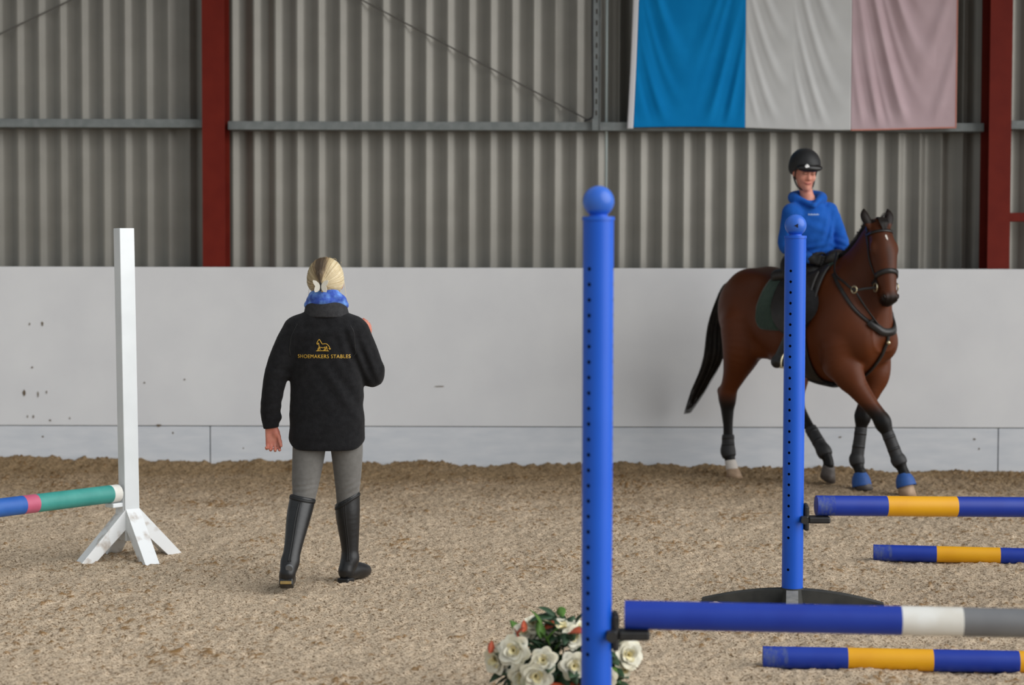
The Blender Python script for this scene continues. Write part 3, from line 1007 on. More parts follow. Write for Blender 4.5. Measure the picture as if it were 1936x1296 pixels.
# ------------------------------------------------------------------ instructor, seen from behind
M['skin'] = mat('skin', S(196, 132, 114), S(186, 112, 95), rough=0.5, scale=25, spec=0.35)
M['fleece'] = mat('black_fleece', S(24, 24, 26), S(31, 31, 33), rough=0.95, scale=40, bump=.35, bscale=170, sheen=.06, spec=.12)
M['collar'] = mat('charcoal_fleece', S(48, 48, 50), S(56, 56, 58), rough=0.95, scale=60, bump=.3, bscale=200, spec=.15)
M['legging'] = mat('grey_breeches', S(98, 96, 93), S(105, 103, 100), rough=0.85, scale=40, sheen=.15, spec=.2)
M['leather'] = mat('black_boot_leather', S(19, 20, 22), S(25, 26, 28), rough=0.40, scale=25, bump=.06, bscale=50, spec=.5)
M['zip'] = mat('black_zip', S(14, 14, 15), rough=0.6)
M['patch'] = mat('scuffed_patch', S(92, 94, 96), rough=0.5)
M['sole'] = mat('tan_sole', S(150, 124, 66), S(120, 98, 56), rough=0.8, scale=30)
M['gold'] = mat('gold_thread', S(206, 166, 62), S(190, 148, 50), rough=0.5, scale=200)
M['clip'] = mat('cream_clip', S(206, 202, 190), rough=0.35)
M['buff'] = mat('blue_mottled_fabric', S(44, 76, 168), S(104, 150, 220), rough=0.85, scale=26, detail=3, lo=.40, hi=.68, sheen=.1)
M['blond'] = attr_mat('blond_hair', 'tone', [(0.0, S(74, 60, 46)), (.35, S(146, 124, 92)), (.65, S(198, 180, 142)), (1.0, S(230, 220, 194))], rough=0.45, spec=.4)

INY = 9.62
i0 = at(620, 900, INY)
inst = empty('person', (i0.x, INY, 0))
tag(inst, 'person walking away in a black fleece jacket, grey breeches and tall boots', 'person')

def fig_body(h):
    fd = Field((-.40, -.45, -.03), (.34, .40, 1.70), h)
    # head and neck (inside hair and collar)
    fd.ell((-.008, .015, 1.540), (.074, .092, .112), .02)
    fd.ell((-.008, .060, 1.470), (.056, .060, .065), .04)
    fd.cone((-.008, .112, 1.525), (-.008, .118, 1.500), .012, .016, .02)        # nose
    for s in (-1, 1):
        fd.ell((-.008 + s * .076, .005, 1.525), (.012, .022, .034), .012)       # ears
        fd.ell((-.008 + s * .030, .098, 1.545), (.014, .010, .010), .008, mode='sub')
    fd.cone((-.030, .108, 1.462), (.014, .108, 1.462), .007, .007, .01)
    fd.cone((-.008, .00, 1.48), (-.008, -.012, 1.37), .052, .060, .03)
    fd.loft(2, [(.78, -.004, 0, .150, .095), (.88, -.004, 0, .150, .098), (1.02, -.004, 0, .138, .095), (1.2, -.004, 0, .16, .105),
                (1.32, -.004, 0, .15, .09), (1.38, -.004, 0, .07, .06)], .05)
    fd.chain([((-.165, 0, 1.29), .055), ((-.258, -.03, 1.085), .042), ((-.285, 0, .86), .034), ((-.286, 0, .80), .027)], .03)
    fd.chain([((.150, 0, 1.29), .052), ((.222, .05, 1.065), .040), ((.205, .18, 1.17), .032), ((.192, .215, 1.21), .026)], .02)
    hand_into(fd, (-.286, 0, .79), (.10, -.05, -1), (0.05, -1, 0), (1, 0, 0), curl=(34, 44, 28), sc=.98, out=.22, thumb_curl=10)
    hand_into(fd, (.180, .218, 1.216), (.10, .10, 1), (-.80, .45, 0), (.45, -.8, 0), curl=(14, 20, 15), sc=.80)
    fd.chain([((-.085, 0, .86), .085), ((-.10, -.035, .62), .060), ((-.112, -.08, .46), .045), ((-.132, -.14, .35), .045), ((-.160, -.26, .14), .03), ((-.176, -.285, .08), .03)], .03)
    fd.chain([((.085, 0, .86), .085), ((.10, 0, .62), .055), ((.100, 0, .45), .045), ((.102, 0, .34), .045), ((.112, 0, .11), .03), ((.10, -.01, .05), .03)], .03)
    fd.cone((-.176, -.285, .08), (-.186, -.15, .04), .028, .026, .02)
    fd.cone((.10, -.01, .05), (.165, .11, .038), .028, .026, .02)
    return fd
bd = fig_body(.0042)
mesh_obj('body', bd.mesh('body', 2), M['skin'], inst, smooth=True)

# jacket
H = .0055
jk = Field((-.40, -.25, .62), (.34, .36, 1.46), H)
jk.loft(2, [(.655, -.004, -.002, .190, .128), (.72, -.004, -.002, .192, .130), (.85, -.004, 0, .189, .128), (1.0, -.006, 0, .183, .122), (1.15, -.008, 0, .184, .122),
            (1.26, -.010, 0, .186, .118), (1.325, -.010, -.002, .170, .105), (1.355, -.010, -.004, .140, .094), (1.385, -.010, -.004, .095, .08), (1.40, -.010, -.004, .08, .07)], .03, p=2.3)
jk.chain([((-.148, -.005, 1.275), .083), ((-.200, -.016, 1.20), .070), ((-.256, -.03, 1.075), .058), ((-.280, -.022, .95), .053), ((-.290, -.008, .87), .050), ((-.288, 0, .80), .041), ((-.287, 0, .77), .040)], .035)
jk.cone((-.262, -.01, .852), (-.256, -.01, .842), .022, .020, .02)
jk.chain([((.128, -.005, 1.275), .083), ((.176, .015, 1.18), .074), ((.216, .040, 1.085), .064), ((.222, .055, 1.055), .060)], .035)
jk.cone((.250, .035, 1.088), (.246, .040, 1.06), .030, .030, .02)
jk.chain([((.218, .058, 1.058), .058), ((.198, .16, 1.145), .046), ((.188, .210, 1.205), .038)], .015)
# folds of the cloth
X, Y, Zg = jk.ax[0][:, None, None], jk.ax[1][None, :, None], jk.ax[2][None, None, :]
def wr(x, z, cx, cz, ang, wl, L, Wd):
    u = (x - cx) * math.cos(ang) + (z - cz) * math.sin(ang); v = -(x - cx) * math.sin(ang) + (z - cz) * math.cos(ang)
    return np.sin(v * 2 * math.pi / wl) * np.exp(-(u / L) ** 2 - (v / Wd) ** 2)
dd = .0055 * wr(X, Zg, .08, 1.0, -1.0, .085, .16, .075) + .005 * wr(X, Zg, .14, 1.19, 1.9, .06, .12, .06) + .003 * wr(X, Zg, -.03, .82, .3, .13, .22, .1) \
   + .004 * wr(X, Zg, .03, 1.30, .1, .1, .2, .04) + .0035 * wr(X, Zg, -.12, 1.12, 1.3, .09, .14, .06) + .005 * wr(X, Zg, .20, 1.15, 1.95, .05, .12, .05) \
   + .002 * wr(X, Zg, -.27, .90, .25, .05, .06, .07) + .002 * wr(X, Zg, -.24, 1.08, -.3, .06, .06, .05) + .003 * wr(X, Zg, -.21, 1.2, 1.0, .06, .1, .05)
jk.d += (dd * (1 + 0 * Y)).astype(np.float32)
jk.cut((0, 0, -1), (0, 0, .680), .012)
sl_, Xq, Yq, Zq = jk.sub((-.215, -.25, .62), (.22, .3, .76))
jk.merge(sl_, -((.680 + .045 * np.abs((Xq + .004) / .19) ** 7) - Zq + 0 * Yq), .008, 'cut')
# cuff ends: open the sleeve below the wrist on the hanging arm
sl_, Xq, Yq, Zq = jk.sub((-.40, -.25, .62), (-.235, .2, .86))
jk.merge(sl_, -(((.787 + .12 * (Xq + .288)) - Zq) + 0 * Yq), .008, 'cut')
jme = jk.mesh('jacket', 2)
jacket = mesh_obj('jacket', jme, M['fleece'], inst, smooth=True)
jb = bvh_of(jme)
ck = Field((-.16, -.16, 1.33), (.15, .16, 1.47), .005)
ck.loft(2, [(1.352, -.006, -.008, .120, .100), (1.385, -.006, -.010, .110, .098), (1.415, -.006, -.010, .104, .094), (1.440, -.006, -.008, .100, .090)], .01)
sl_, Xq, Yq, Zq = ck.sub((-.16, -.16, 1.33), (.15, .16, 1.47))
ck.merge(sl_, (Zq - 1.436 + 2.0 * (Xq + .006) ** 2 + 0 * Yq) * -1, .006, 'cut')
ck.loft(2, [(1.0, 0, 0, .001, .001), (1.001, 0, 0, .001, .001)], .001)
mesh_obj('collar', ck.mesh('collar', 2), M['collar'], jacket, smooth=True)
# seams: shoulder yoke line round the sleeve heads and cuff strap
for pts in ([(-.150, -.11, 1.33), (-.178, -.10, 1.25), (-.180, -.11, 1.15)], [(.128, -.11, 1.33), (.150, -.10, 1.25), (.150, -.11, 1.15)]):
    mesh_obj('seam', strap_mesh('seam', pts, jb, .003, .0008, 24, .0), M['zip'], jacket)

# gold lettering and the little horse outline on the back
def on_back(x, zz, off):
    l, n_, _, _ = jb.ray_cast(Vector((x, -1, zz)), Vector((0, 1, 0)))
    return Vector((x, (l.y if l else -.12) - off, zz))
tcu = bpy.data.curves.new('lettering', 'FONT')
tcu.body = 'SHOEMAKERS STABLES'
tcu.align_x = 'CENTER'; tcu.size = .0265; tcu.space_character = 1.10; tcu.offset = 0
to = bpy.data.objects.new('lettering', tcu); col.objects.link(to)
bpy.context.view_layer.update()
tm = bpy.data.meshes.new_from_object(to.evaluated_get(bpy.context.evaluated_depsgraph_get()))
bpy.data.objects.remove(to)
bm = bmesh.new(); bm.from_mesh(tm)
bmesh.ops.subdivide_edges(bm, edges=[e for e in bm.edges if e.calc_length() > .008], cuts=2)
ext = bmesh.ops.extrude_face_region(bm, geom=bm.faces[:])
back_v = {v for v in ext['geom'] if isinstance(v, bmesh.types.BMVert)}
tx = at(612, 674, INY - .12); tx = (tx.x - i0.x, tx.z)
wmax = max(v.co.x for v in bm.verts) - min(v.co.x for v in bm.verts)
scx = .264 / wmax
for v in bm.verts:
    x = v.co.x * scx + tx[0]; zz = v.co.y * .98 + tx[1] - .0095
    v.co = on_back(x, zz, .0006 if v in back_v else .0022)
bmesh.ops.recalc_face_normals(bm, faces=bm.faces[:])
bm.to_mesh(tm); bm.free(); tm.materials.clear()
mesh_obj('lettering', tm, M['gold'], jacket)
# emblem: outline of a standing horse on a ground line, from the stitched logo
ex, ez, es = tx[0], at(610, 664, INY - .12).z, 1 / 375.0
def em(pts, r=.0017):
    P = spline([(ex + x * es, 0, ez + y * es) for x, y in pts], len(pts) * 5)
    return [on_back(p[0], p[2], .001) for p in P]
mb = MB()
for line in ([(-13, 13), (-12, 17), (-9.5, 20.5), (-8.5, 21.5), (-6.5, 19), (-4.5, 15.5), (-2.5, 13), (1, 13.5), (5, 13.2), (8.5, 10.5), (10.5, 7.5), (11.6, 5), (12.6, 3.8), (11, 3.2), (9.6, 5)],
             [(-13, 13), (-11.6, 12.4), (-10, 15), (-9.2, 12), (-8.8, 8), (-10, 4), (-12, 0.8)], [(-8.8, 8), (-7.6, 4.8), (-6.5, 3), (-7.6, 3.2)],
             [(-8.2, 7.2), (-4, 6.2), (0, 6.2), (3, 7.6)], [(3, 7.6), (1.8, 4), (.2, .8)], [(5.2, 9), (6.2, 5), (6.6, .8)], [(5.2, 8), (3.8, 4), (2.2, .8)], [(-14, 0), (-6, .3), (2, .3), (9.5, 0)], [(-10.8, 5), (-9.6, 2.4), (-9.2, .6)]):
    mb.tube(em(line), .0017, 6)
mb.build('emblem', M['gold'], jacket)

# neck warmer: a bunched tube
bf = Field((-.16, -.16, 1.36), (.15, .18, 1.51), .0045)
a_ = np.linspace(0, 2 * math.pi, 33)
for zz, rx, ry, r in ((1.416, .090, .084, .019), (1.440, .086, .082, .020), (1.460, .074, .074, .016)):
    pts = [((-.006 + rx * math.cos(t), -.002 + ry * math.sin(t), zz + .006 * math.sin(2 * t + zz * 300) + .016 * math.sin(t) * -1), r * (1 + .22 * math.sin(4 * t + zz * 90))) for t in a_]
    bf.chain(pts, .005)
mesh_obj('neck_warmer', bf.mesh('neck_warmer', 2), M['buff'], inst, smooth=True)

# hair: pulled back into a clip, with loose strands
hr = Field((-.14, -.16, 1.42), (.12, .16, 1.70), .0045)
hr.ell((-.010, -.004, 1.562), (.089, .104, .092), .02)
hr.ell((-.010, -.012, 1.525), (.086, .090, .066), .03)
hr.cone((-.026, -.100, 1.570), (-.020, -.108, 1.52), .020, .016, .015)
hr.cone((-.018, -.108, 1.535), (-.016, -.104, 1.488), .013, .010, .01)
hr.ell((-.008, .130, 1.50), (.075, .075, .075), .02, mode='sub')
hme = hr.mesh('hair', 1)
co = coords(hme)
def hair_tone(P):
    x, y, zz = P[:, 0] + .010, P[:, 1], P[:, 2]
    root = np.exp(-((x + .02) / .032) ** 2) * np.clip((zz - 1.53) / .07, 0, 1)
    st = .5 + .5 * np.sin(x * 260 + zz * 40 + 3 * np.sin(zz * 60))
    return np.clip(.62 + 1.6 * np.maximum(x, -.03) + .18 * (st - .5) - .85 * root, 0, 1)
set_attr(hme, 'tone', hair_tone(co))
hair = mesh_obj('hair', hme, M['blond'], inst, smooth=True)
hb = bvh_of(hme)
paths, tones = [], []
hrng = random.Random(3)
hcen = Vector((-.010, .0, 1.548)); kdir = Vector((-.012, -.112, -.030)).normalized()
for i in range(420):
    az = hrng.uniform(-math.pi, math.pi); el = hrng.uniform(.9, 2.15)
    u_ = Vector((1, 0, 0)); v_ = kdir.cross(u_).normalized(); u_ = v_.cross(kdir).normalized()
    sd = (kdir * math.cos(el) + (u_ * math.cos(az) + v_ * math.sin(az)) * math.sin(el)).normalized()
    if sd.y > .55 or sd.z < -.62: continue
    lift_ = hrng.uniform(-.0005, .0012); bend = hrng.uniform(-.12, .12)
    P = []
    for t_ in np.linspace(0, .93, 13):
        dr = sd.slerp(kdir, t_) + v_.cross(sd) * bend * math.sin(math.pi * t_) * .3
        dr.normalize()
        l, n_, _, _ = hb.ray_cast(hcen + dr * .22, -dr)
        if l is not None: P.append(l + n_ * lift_)
    if len(P) < 8: continue
    paths.append(P)
    tones.append(np.clip(hair_tone(np.array([tuple(P[4])]))[0] + hrng.uniform(-.15, .15), 0, 1))
for k in range(6):      # flyaways
    x = hrng.uniform(-.09, .075); P0 = Vector((x, hrng.uniform(-.04, .05), 1.565 + .085 * math.sqrt(max(0, 1 - (x / .095) ** 2))))
    P1 = P0 + Vector((hrng.uniform(-.015, .015), -.03, hrng.uniform(.002, .012)))
    paths.append([tuple(q) for q in spline([P0, (P0 + P1) / 2 + Vector((0, 0, .004)), P1], 8)]); tones.append(hrng.uniform(.3, .8))
for x, e_ in ((.078, .03), (.082, .015), (-.09, -.02)):
    paths.append(spline([(x, .02, 1.53), (x + e_ * .3, .02, 1.49), (x + e_ * .6, .01, 1.44)], 10)); tones.append(.9)
Vv, Ff, ii = strands(paths, .0011, 4, .0005)
sme = np_mesh('hair_strands', Vv, Ff); set_attr(sme, 'tone', np.array(tones)[ii])
mesh_obj('hair_strands', sme, M['blond'], hair, smooth=True)
# butterfly clip
cl_ = empty('hair_clip', (-.022, -.130, 1.513), parent=inst)
cl_.scale = (.90, 1, 1.0)
for s in (-1, 1):
    out = [(.004, .0), (.010, .012), (.026, .024), (.042, .027), (.044, .020), (.038, .006), (.030, -.004), (.034, -.012), (.036, -.024), (.032, -.034), (.018, -.032), (.008, -.024), (.004, -.014)]
    mb = MB(); mb.prism([(s * x, zz) for x, zz in out], -.003, .003, Matrix.Rotation(s * math.radians(-10), 4, 'Z'))
    mb.build('wing', M['clip'], cl_)
MB().box((-.004, -.004, -.028), (.004, .006, .014), .002).build('hinge', M['zip'], cl_)

# breeches
lg = Field((-.30, -.32, .30), (.26, .18, .92), .0055)
lg.loft(2, [(.74, -.004, -.01, .160, .105), (.80, -.004, -.01, .165, .108), (.90, -.004, -.005, .155, .102)], .03)
lg.chain([((-.088, -.005, .80), .085), ((-.094, -.018, .68), .083), ((-.106, -.05, .54), .071), ((-.112, -.078, .455), .059), ((-.122, -.10, .40), .054)], .02)
lg.chain([((.084, 0, .80), .085), ((.096, 0, .68), .081), ((.100, -.002, .54), .068), ((.099, 0, .45), .058), ((.100, 0, .38), .054)], .02)
X, Y, Zg = lg.ax[0][:, None, None], lg.ax[1][None, :, None], lg.ax[2][None, None, :]
lg.d += (.0025 * (wr(X, Zg, -.10, .50, .12, .026, .07, .03) + wr(X, Zg, .12, .49, .5, .03, .06, .04)) * (1 + 0 * Y)).astype(np.float32)
mesh_obj('breeches', lg.mesh('breeches', 2), M['legging'], inst, smooth=True)

# tall boots
def boot(chain, foot, heel, toe, top_n, top_p, label):
    lo = np.min([p for p, r in chain + foot], 0) - .08; hi = np.max([p for p, r in chain + foot], 0) + .08
    fd = Field(lo, hi, .0045)
    fd.chain(chain, .02)
    fd.chain(foot, .025)
    fd.cut(top_n, top_p, .004)
    return fd
bl = boot([((-.108, -.068, .50), .064), ((-.122, -.10, .42), .064), ((-.134, -.145, .35), .060), ((-.150, -.215, .23), .046), ((-.163, -.262, .145), .041)],
          [((-.163, -.262, .145), .041), ((-.174, -.288, .085), .040), ((-.183, -.20, .060), .041), ((-.188, -.135, .040), .040), ((-.190, -.07, .034), .032)],
          None, None, (.2, .1, 1), (-.118, -.09, .452), None)
blm = bl.mesh('boot', 2)
bootL = mesh_obj('boot', blm, M['leather'], inst, smooth=True)
br = boot([((.099, 0, .50), .062), ((.099, 0, .42), .063), ((.101, -.002, .34), .061), ((.110, 0, .20), .046), ((.112, .0, .12), .041)],
          [((.112, .0, .12), .041), ((.094, -.018, .058), .041), ((.13, .05, .054), .044), ((.158, .105, .044), .042), ((.176, .145, .038), .034)],
          None, None, (-.55, 0, 1), (.099, 0, .435), None)
br.cut((0, 0, -1), (0, 0, .004), .006)
brm = br.mesh('boot', 2)
bootR = mesh_obj('boot', brm, M['leather'], inst, smooth=True)
lb, rb_ = bvh_of(blm), bvh_of(brm)
for bvh, bt, pts in ((lb, bootL, [(-.124, -.20, .45), (-.138, -.23, .36), (-.150, -.28, .25), (-.160, -.32, .16)]),
                     (rb_, bootR, [(.085, -.09, .43), (.086, -.09, .34), (.098, -.08, .22), (.104, -.07, .12)])):
    for dx in (-.007, .007):
        mesh_obj('zip', strap_mesh('zip', [(x + dx, y, zz) for x, y, zz in pts], bvh, .005, .0025, 30, 0), M['zip'], bt)
def ring(bvh, c, n_, rad, w, t, bt, name, m):
    n_ = Vector(n_).normalized(); a = n_.orthogonal().normalized(); b = n_.cross(a)
    pts = [Vector(c) + (a * math.cos(q) + b * math.sin(q)) * rad for q in np.linspace(0, 2 * math.pi, 25)]
    mesh_obj(name, strap_mesh(name, pts, bvh, w, t, 50, .0), m, bt)
ring(lb, (-.118, -.095, .438), (.2, .1, 1), .075, .016, .003, bootL, 'top_band', M['zip'])
ring(rb_, (.099, 0, .415), (-.55, 0, 1), .075, .014, .003, bootR, 'top_band', M['zip'])
MB().cyl((-.160, -.318, .128), (-.160, -.328, .124), .019, .017, seg=24).build('spur_rest', M['patch'], bootL, angle=30)
# heel and sole of the lifted foot, seen from behind
Mh = Matrix.Translation((-.176, -.300, .062)) @ Matrix.Rotation(math.radians(-28), 4, 'X')
mb = MB(); mb.box((-.034, -.024, -.030), (.034, .040, .004), .006, Mh); mb.build('heel', M['leather'], bootL)
mb = MB(); mb.box((-.028, -.0265, -.028), (.028, -.020, -.012), .002, Mh); mb.build('heel_face', M['sole'], bootL)
mb = MB(); mb.box((-.033, -.034, -.004), (.033, .034, .030), .008, Matrix.Translation((.092, -.022, 0)) @ Matrix.Rotation(math.radians(-26), 4, 'Z')); mb.build('heel', M['leather'], bootR)

# ------------------------------------------------------------------ horse: x forward, y to its left, z up
HA = math.radians(53)
HO = Vector((2.17, 14.05, 0))
horse = empty('horse', HO, -HA)
tag(horse, 'bay horse with black legs stepping sideways along the white wall', 'horse')
hh = np.array([math.cos(HA), -math.sin(HA), 0]); hl = np.array([math.sin(HA), math.cos(HA), 0])
def hw(p):      # horse frame to world
    return np.array(HO) + hh * p[0] + hl * p[1] + np.array([0, 0, p[2]])
def hpx(px, py, y):
    """point of the horse's own frame seen at a pixel, y to its left"""
    d = np.array(MCAM @ Vector(((px - 968) / FPX, (648 - py) / FPX, -1.0)))
    t = (y - (CAM - np.array(HO)) @ hl) / (d @ hl)
    p = CAM + t * d - np.array(HO)
    return np.array([p @ hh, y, p[2]])
M['coat'] = attr_mat('bay_coat', 'dark', [(0.0, S(96, 47, 19)), (.35, S(68, 33, 15)), (.7, S(34, 21, 15)), (1.0, S(15, 14, 14))], rough=0.48, bump=.04, bscale=140, sheen=0, spec=.22, var=.22, vscale=5)
M['horsehair'] = mat('black_horsehair', S(22, 19, 18), S(40, 34, 30), rough=0.5, scale=30, spec=.4)
M['bell'] = mat('blue_overreach_boot', S(24, 72, 140), S(32, 80, 150), rough=0.6, scale=20)
M['brush'] = mat('black_brushing_boot', S(26, 26, 28), S(36, 36, 38), rough=0.6, scale=25)
M['hoof'] = mat('tan_hoof', S(176, 148, 120), S(150, 124, 100), rough=0.6, scale=20)
M['hoofd'] = mat('dark_hoof', S(92, 84, 80), S(70, 64, 60), rough=0.6, scale=20)
M['white_sock'] = mat('white_hair', S(206, 198, 190), rough=0.7)
M['eye'] = mat('dark_eye', S(14, 10, 9), rough=0.1)
M['tack'] = mat('black_bridle_leather', S(26, 24, 24), S(36, 33, 32), rough=0.42, scale=30)
M['steel'] = mat('steel_ring', S(190, 180, 150), rough=0.3, metallic=0.9)

lat = np.array([0, 1.0, 0])
hs = Field((-.95, -.45, -.02), (1.16, .45, 2.08), .0078)
# trunk: rows x, centre y, centre z, half width, half height
tr = []
for x, top, bot, w in ((-.80, 1.36, 1.10, .03), (-.77, 1.42, 1.02, .11), (-.72, 1.47, .98, .17), (-.62, 1.535, .95, .225), (-.50, 1.585, .93, .255), (-.38, 1.598, .90, .270), (-.20, 1.565, .865, .290),
                       (0, 1.54, .815, .300), (.18, 1.565, .770, .285), (.32, 1.625, .755, .262), (.44, 1.60, .77, .250), (.54, 1.52, .80, .240), (.63, 1.42, .86, .215), (.70, 1.32, .93, .17), (.75, 1.24, 1.01, .09)):
    tr.append((x, 0, (top + bot) / 2, w, (top - bot) / 2))
hs.loft(0, tr, .05, p=2.1)
# hindquarters
for s in (-1, 1):
    hs.ell((-.50, s * .135, 1.27), (.255, .145, .27), .08)
    hs.ell((-.42, s * .165, 1.46), (.15, .09, .10), .08)          # point of hip
    hs.ell((.47, s * .155, 1.16), (.19, .12, .28), .08)            # shoulder blade
    hs.ell((.66, s * .105, 1.06), (.11, .098, .135), .06)          # breast muscle
# neck, upright and bent a little to the right
NB = [((.46, 0, 1.36), .245), ((.55, .005, 1.52), .200), ((.62, .012, 1.65), .160), ((.665, .010, 1.76), .130), ((.690, .004, 1.825), .100)]
hs.chain(NB, .06, flat=((-.0, 1, 0), .56))
hs.chain([((.28, 0, 1.57), .055), ((.40, 0, 1.61), .06), ((.51, .006, 1.71), .05), ((.60, .012, 1.815), .045), ((.665, .008, 1.872), .045)], .06, flat=((0, 1, 0), .8))
hs.chain([((.70, 0, 1.13), .10), ((.72, 0, 1.34), .085), ((.735, .0, 1.50), .070), ((.74, 0, 1.62), .062)], .05)
# head frame: a down the face, b to its left, c out of the forehead
HY = math.radians(24)
fwd = np.array([math.cos(HY), -math.sin(HY), 0])
hb_ = np.array([math.sin(HY), math.cos(HY), 0])
tilt = math.radians(21)
ha_ = fwd * math.sin(tilt) - np.array([0, 0, 1]) * math.cos(tilt)
hc_ = fwd * math.cos(tilt) + np.array([0, 0, 1]) * math.sin(tilt)
HP = np.array([.705, .0, 1.872])
def hd(a, b, c): return HP + ha_ * a + hb_ * b + hc_ * c
RH_ = np.stack([ha_, hb_, hc_], 1)
hs.chain([(hd(.0, 0, -.01), .070), (hd(.10, 0, .012), .084), (hd(.19, 0, .012), .092), (hd(.27, 0, .010), .082), (hd(.36, 0, .006), .067), (hd(.45, 0, .0), .057), (hd(.515, 0, -.006), .053)], .03)
for s in (-1, 1):
    hs.ell(hd(.21, s * .034, -.085), (.135, .044, .095), .05, RH_)         # jowl
    hs.ell(hd(.165, s * .080, .030), (.046, .024, .026), .025, RH_)        # brow over the eye
    hs.ell(hd(.31, s * .052, .0), (.10, .018, .018), .03, RH_)             # cheek ridge
    hs.ell(hd(.525, s * .040, .012), (.032, .020, .032), .02, RH_)         # nostril wing
    hs.ell(hd(.532, s * .058, .020), (.020, .014, .011), .008, RH_, 'sub')
    # ears: hollow blades turned forward
    eb = hd(-.012, s * .064, -.004); tip = hd(-.150, s * .092, -.012)
    mid = eb * .45 + tip * .55 + hb_ * s * .012
    hs.chain([(eb, .028), (mid, .034), (tip, .008)], .012, flat=(hc_, .6))
hs.chain([(hd(.30, 0, -.075), .040), (hd(.42, 0, -.060), .036), (hd(.53, 0, -.050), .040)], .04, flat=(hb_, 1.15))
hs.cone(hd(.575, -.035, -.030), hd(.575, .035, -.030), .005, .005, .008, mode='sub')

def leg(pts, k=.035):
    hs.chain(pts, k)
RF = [((.50, -.165, 1.02), .135), ((.535, -.170, .88), .112), ((.635, -.135, .745), .080), ((.735, -.105, .625), .058), ((.815, -.075, .525), .054), ((.835, -.066, .48), .050), ((.872, -.042, .375), .034), ((.908, -.022, .275), .036), ((.920, -.016, .245), .044), ((.945, -.004, .19), .036), ((.965, 0, .145), .040)]
LF = [((.50, .165, 1.02), .130), ((.535, .165, .88), .108), ((.54, .135, .745), .080), ((.515, .105, .63), .060), ((.490, .085, .535), .054), ((.487, .080, .49), .048), ((.485, .065, .37), .034), ((.478, .048, .24), .037), ((.476, .043, .205), .045), ((.505, .036, .145), .038), ((.520, .034, .12), .041)]
RHL = [((-.49, -.135, 1.15), .195), ((-.475, -.185, .97), .150), ((-.535, -.198, .80), .094), ((-.592, -.205, .68), .066), ((-.618, -.205, .61), .059), ((-.612, -.207, .54), .052), ((-.600, -.212, .40), .037), ((-.592, -.217, .24), .039), ((-.590, -.219, .195), .048), ((-.566, -.22, .135), .040), ((-.55, -.22, .085), .040), ((-.540, -.22, .06), .042)]
LHL = [((-.44, .135, 1.15), .180), ((-.28, .17, .97), .135), ((-.20, .140, .82), .088), ((-.195, .115, .68), .064), ((-.205, .100, .60), .057), ((-.175, .096, .545), .052), ((-.055, .086, .42), .037), ((.085, .080, .27), .039), ((.115, .080, .235), .047), ((.158, .080, .175), .038), ((.165, .080, .14), .040)]
for L_ in (RF, LF, RHL, LHL): leg(L_)
for s in (-1, 1):
    hs.cone((-.60, s * .2, .72), (-.672, s * .205, .652), .028, .036, .03) if s < 0 else hs.cone((-.215, .105, .72), (-.255, .10, .635), .028, .030, .03)
hs.cone((-.680, -.207, .64), (-.628, -.21, .42), .026, .02, .02)
hs.cone((-.245, .10, .60), (-.085, .09, .40), .022, .02, .02)
hs.ell((-.30, -.16, .985), (.07, .06, .07), .05)
# forearm muscle
hs.ell((.585, -.155, .84), (.10, .082, .12), .04); hs.ell((.55, .16, .83), (.09, .08, .12), .04)
for c_, r_ in (((.822, -.075, .505), (.056, .052, .062)), ((.498, .083, .515), (.056, .052, .062)), ((.920, -.018, .243), (.048, .044, .050)), ((.474, .043, .200), (.048, .044, .050))):
    hs.ell(c_, r_, .03)
hs.ell((-.610, -.205, .60), (.064, .052, .075), .04); hs.ell((-.20, .10, .585), (.062, .05, .07), .04)
hs.ell((.455, -.19, .885), (.075, .06, .075), .05)
# hooves
def hoof_into(top, toe_dir, zb, r):
    hs.cone((top[0], top[1], top[2]), (top[0] + toe_dir[0] * .02, top[1] + toe_dir[1] * .02, zb + .02), r, r * 1.32, .012)
hs.cut((0, 0, -1), (0, 0, -.012), .004)
hme2 = hs.mesh('body', 2)
co = coords(hme2)
x, y, zz = co.T
dk = np.full(len(co), .12)
# black points: legs below knee and hock, muzzle, ears, crest line
fore = np.clip((.66 - zz) / .12, 0, 1) * (x > .3)
hind = np.clip((.66 - zz) / .14, 0, 1) * (x <= .3)
A = (co - HP) @ ha_; B = (co - HP) @ hb_; Cc = (co - HP) @ hc_
head = (zz > 1.3) & (A > -.22) & (np.abs(B) < .2) & (A < .64) & (Cc > -.13) & (x > .5)
muz = np.where((np.linalg.norm(co - hd(.53, 0, -.01), axis=1) < .125) & (Cc > -.10), np.clip((A - .46) / .09, 0, 1) * .9, 0)
ears = np.where(head & (A < -.03) & (np.abs(B) > .035), .85, 0)
nose_line = np.where(head & (Cc > .05), .3 * np.exp(-((np.abs(B)) / .035) ** 2) * np.clip((A - .12) / .08, 0, 1) * np.clip((.40 - A) / .1, 0, 1), 0)
under = .22 * np.clip((1.0 - zz) / .15, 0, 1) * (np.abs(y) < .2) + .15 * np.clip((y + .1) * -2, 0, 1) * 0
rump = .18 * np.exp(-((x + .25) / .3) ** 2) * np.clip((zz - 1.25) / .2, 0, 1)
neckd = .16 * np.clip((zz - 1.2) / .3, 0, 1) * np.clip((x - .2) / .25, 0, 1)
dk = np.maximum.reduce([dk + rump + neckd, fore, hind, muz, ears, dk + nose_line])
dk = np.where((x < -.48) & (zz < .105), 0.0, dk)
set_attr(hme2, 'dark', dk)
hbody = mesh_obj('body', hme2, M['coat'], horse, smooth=True)
hbv = bvh_of(hme2)
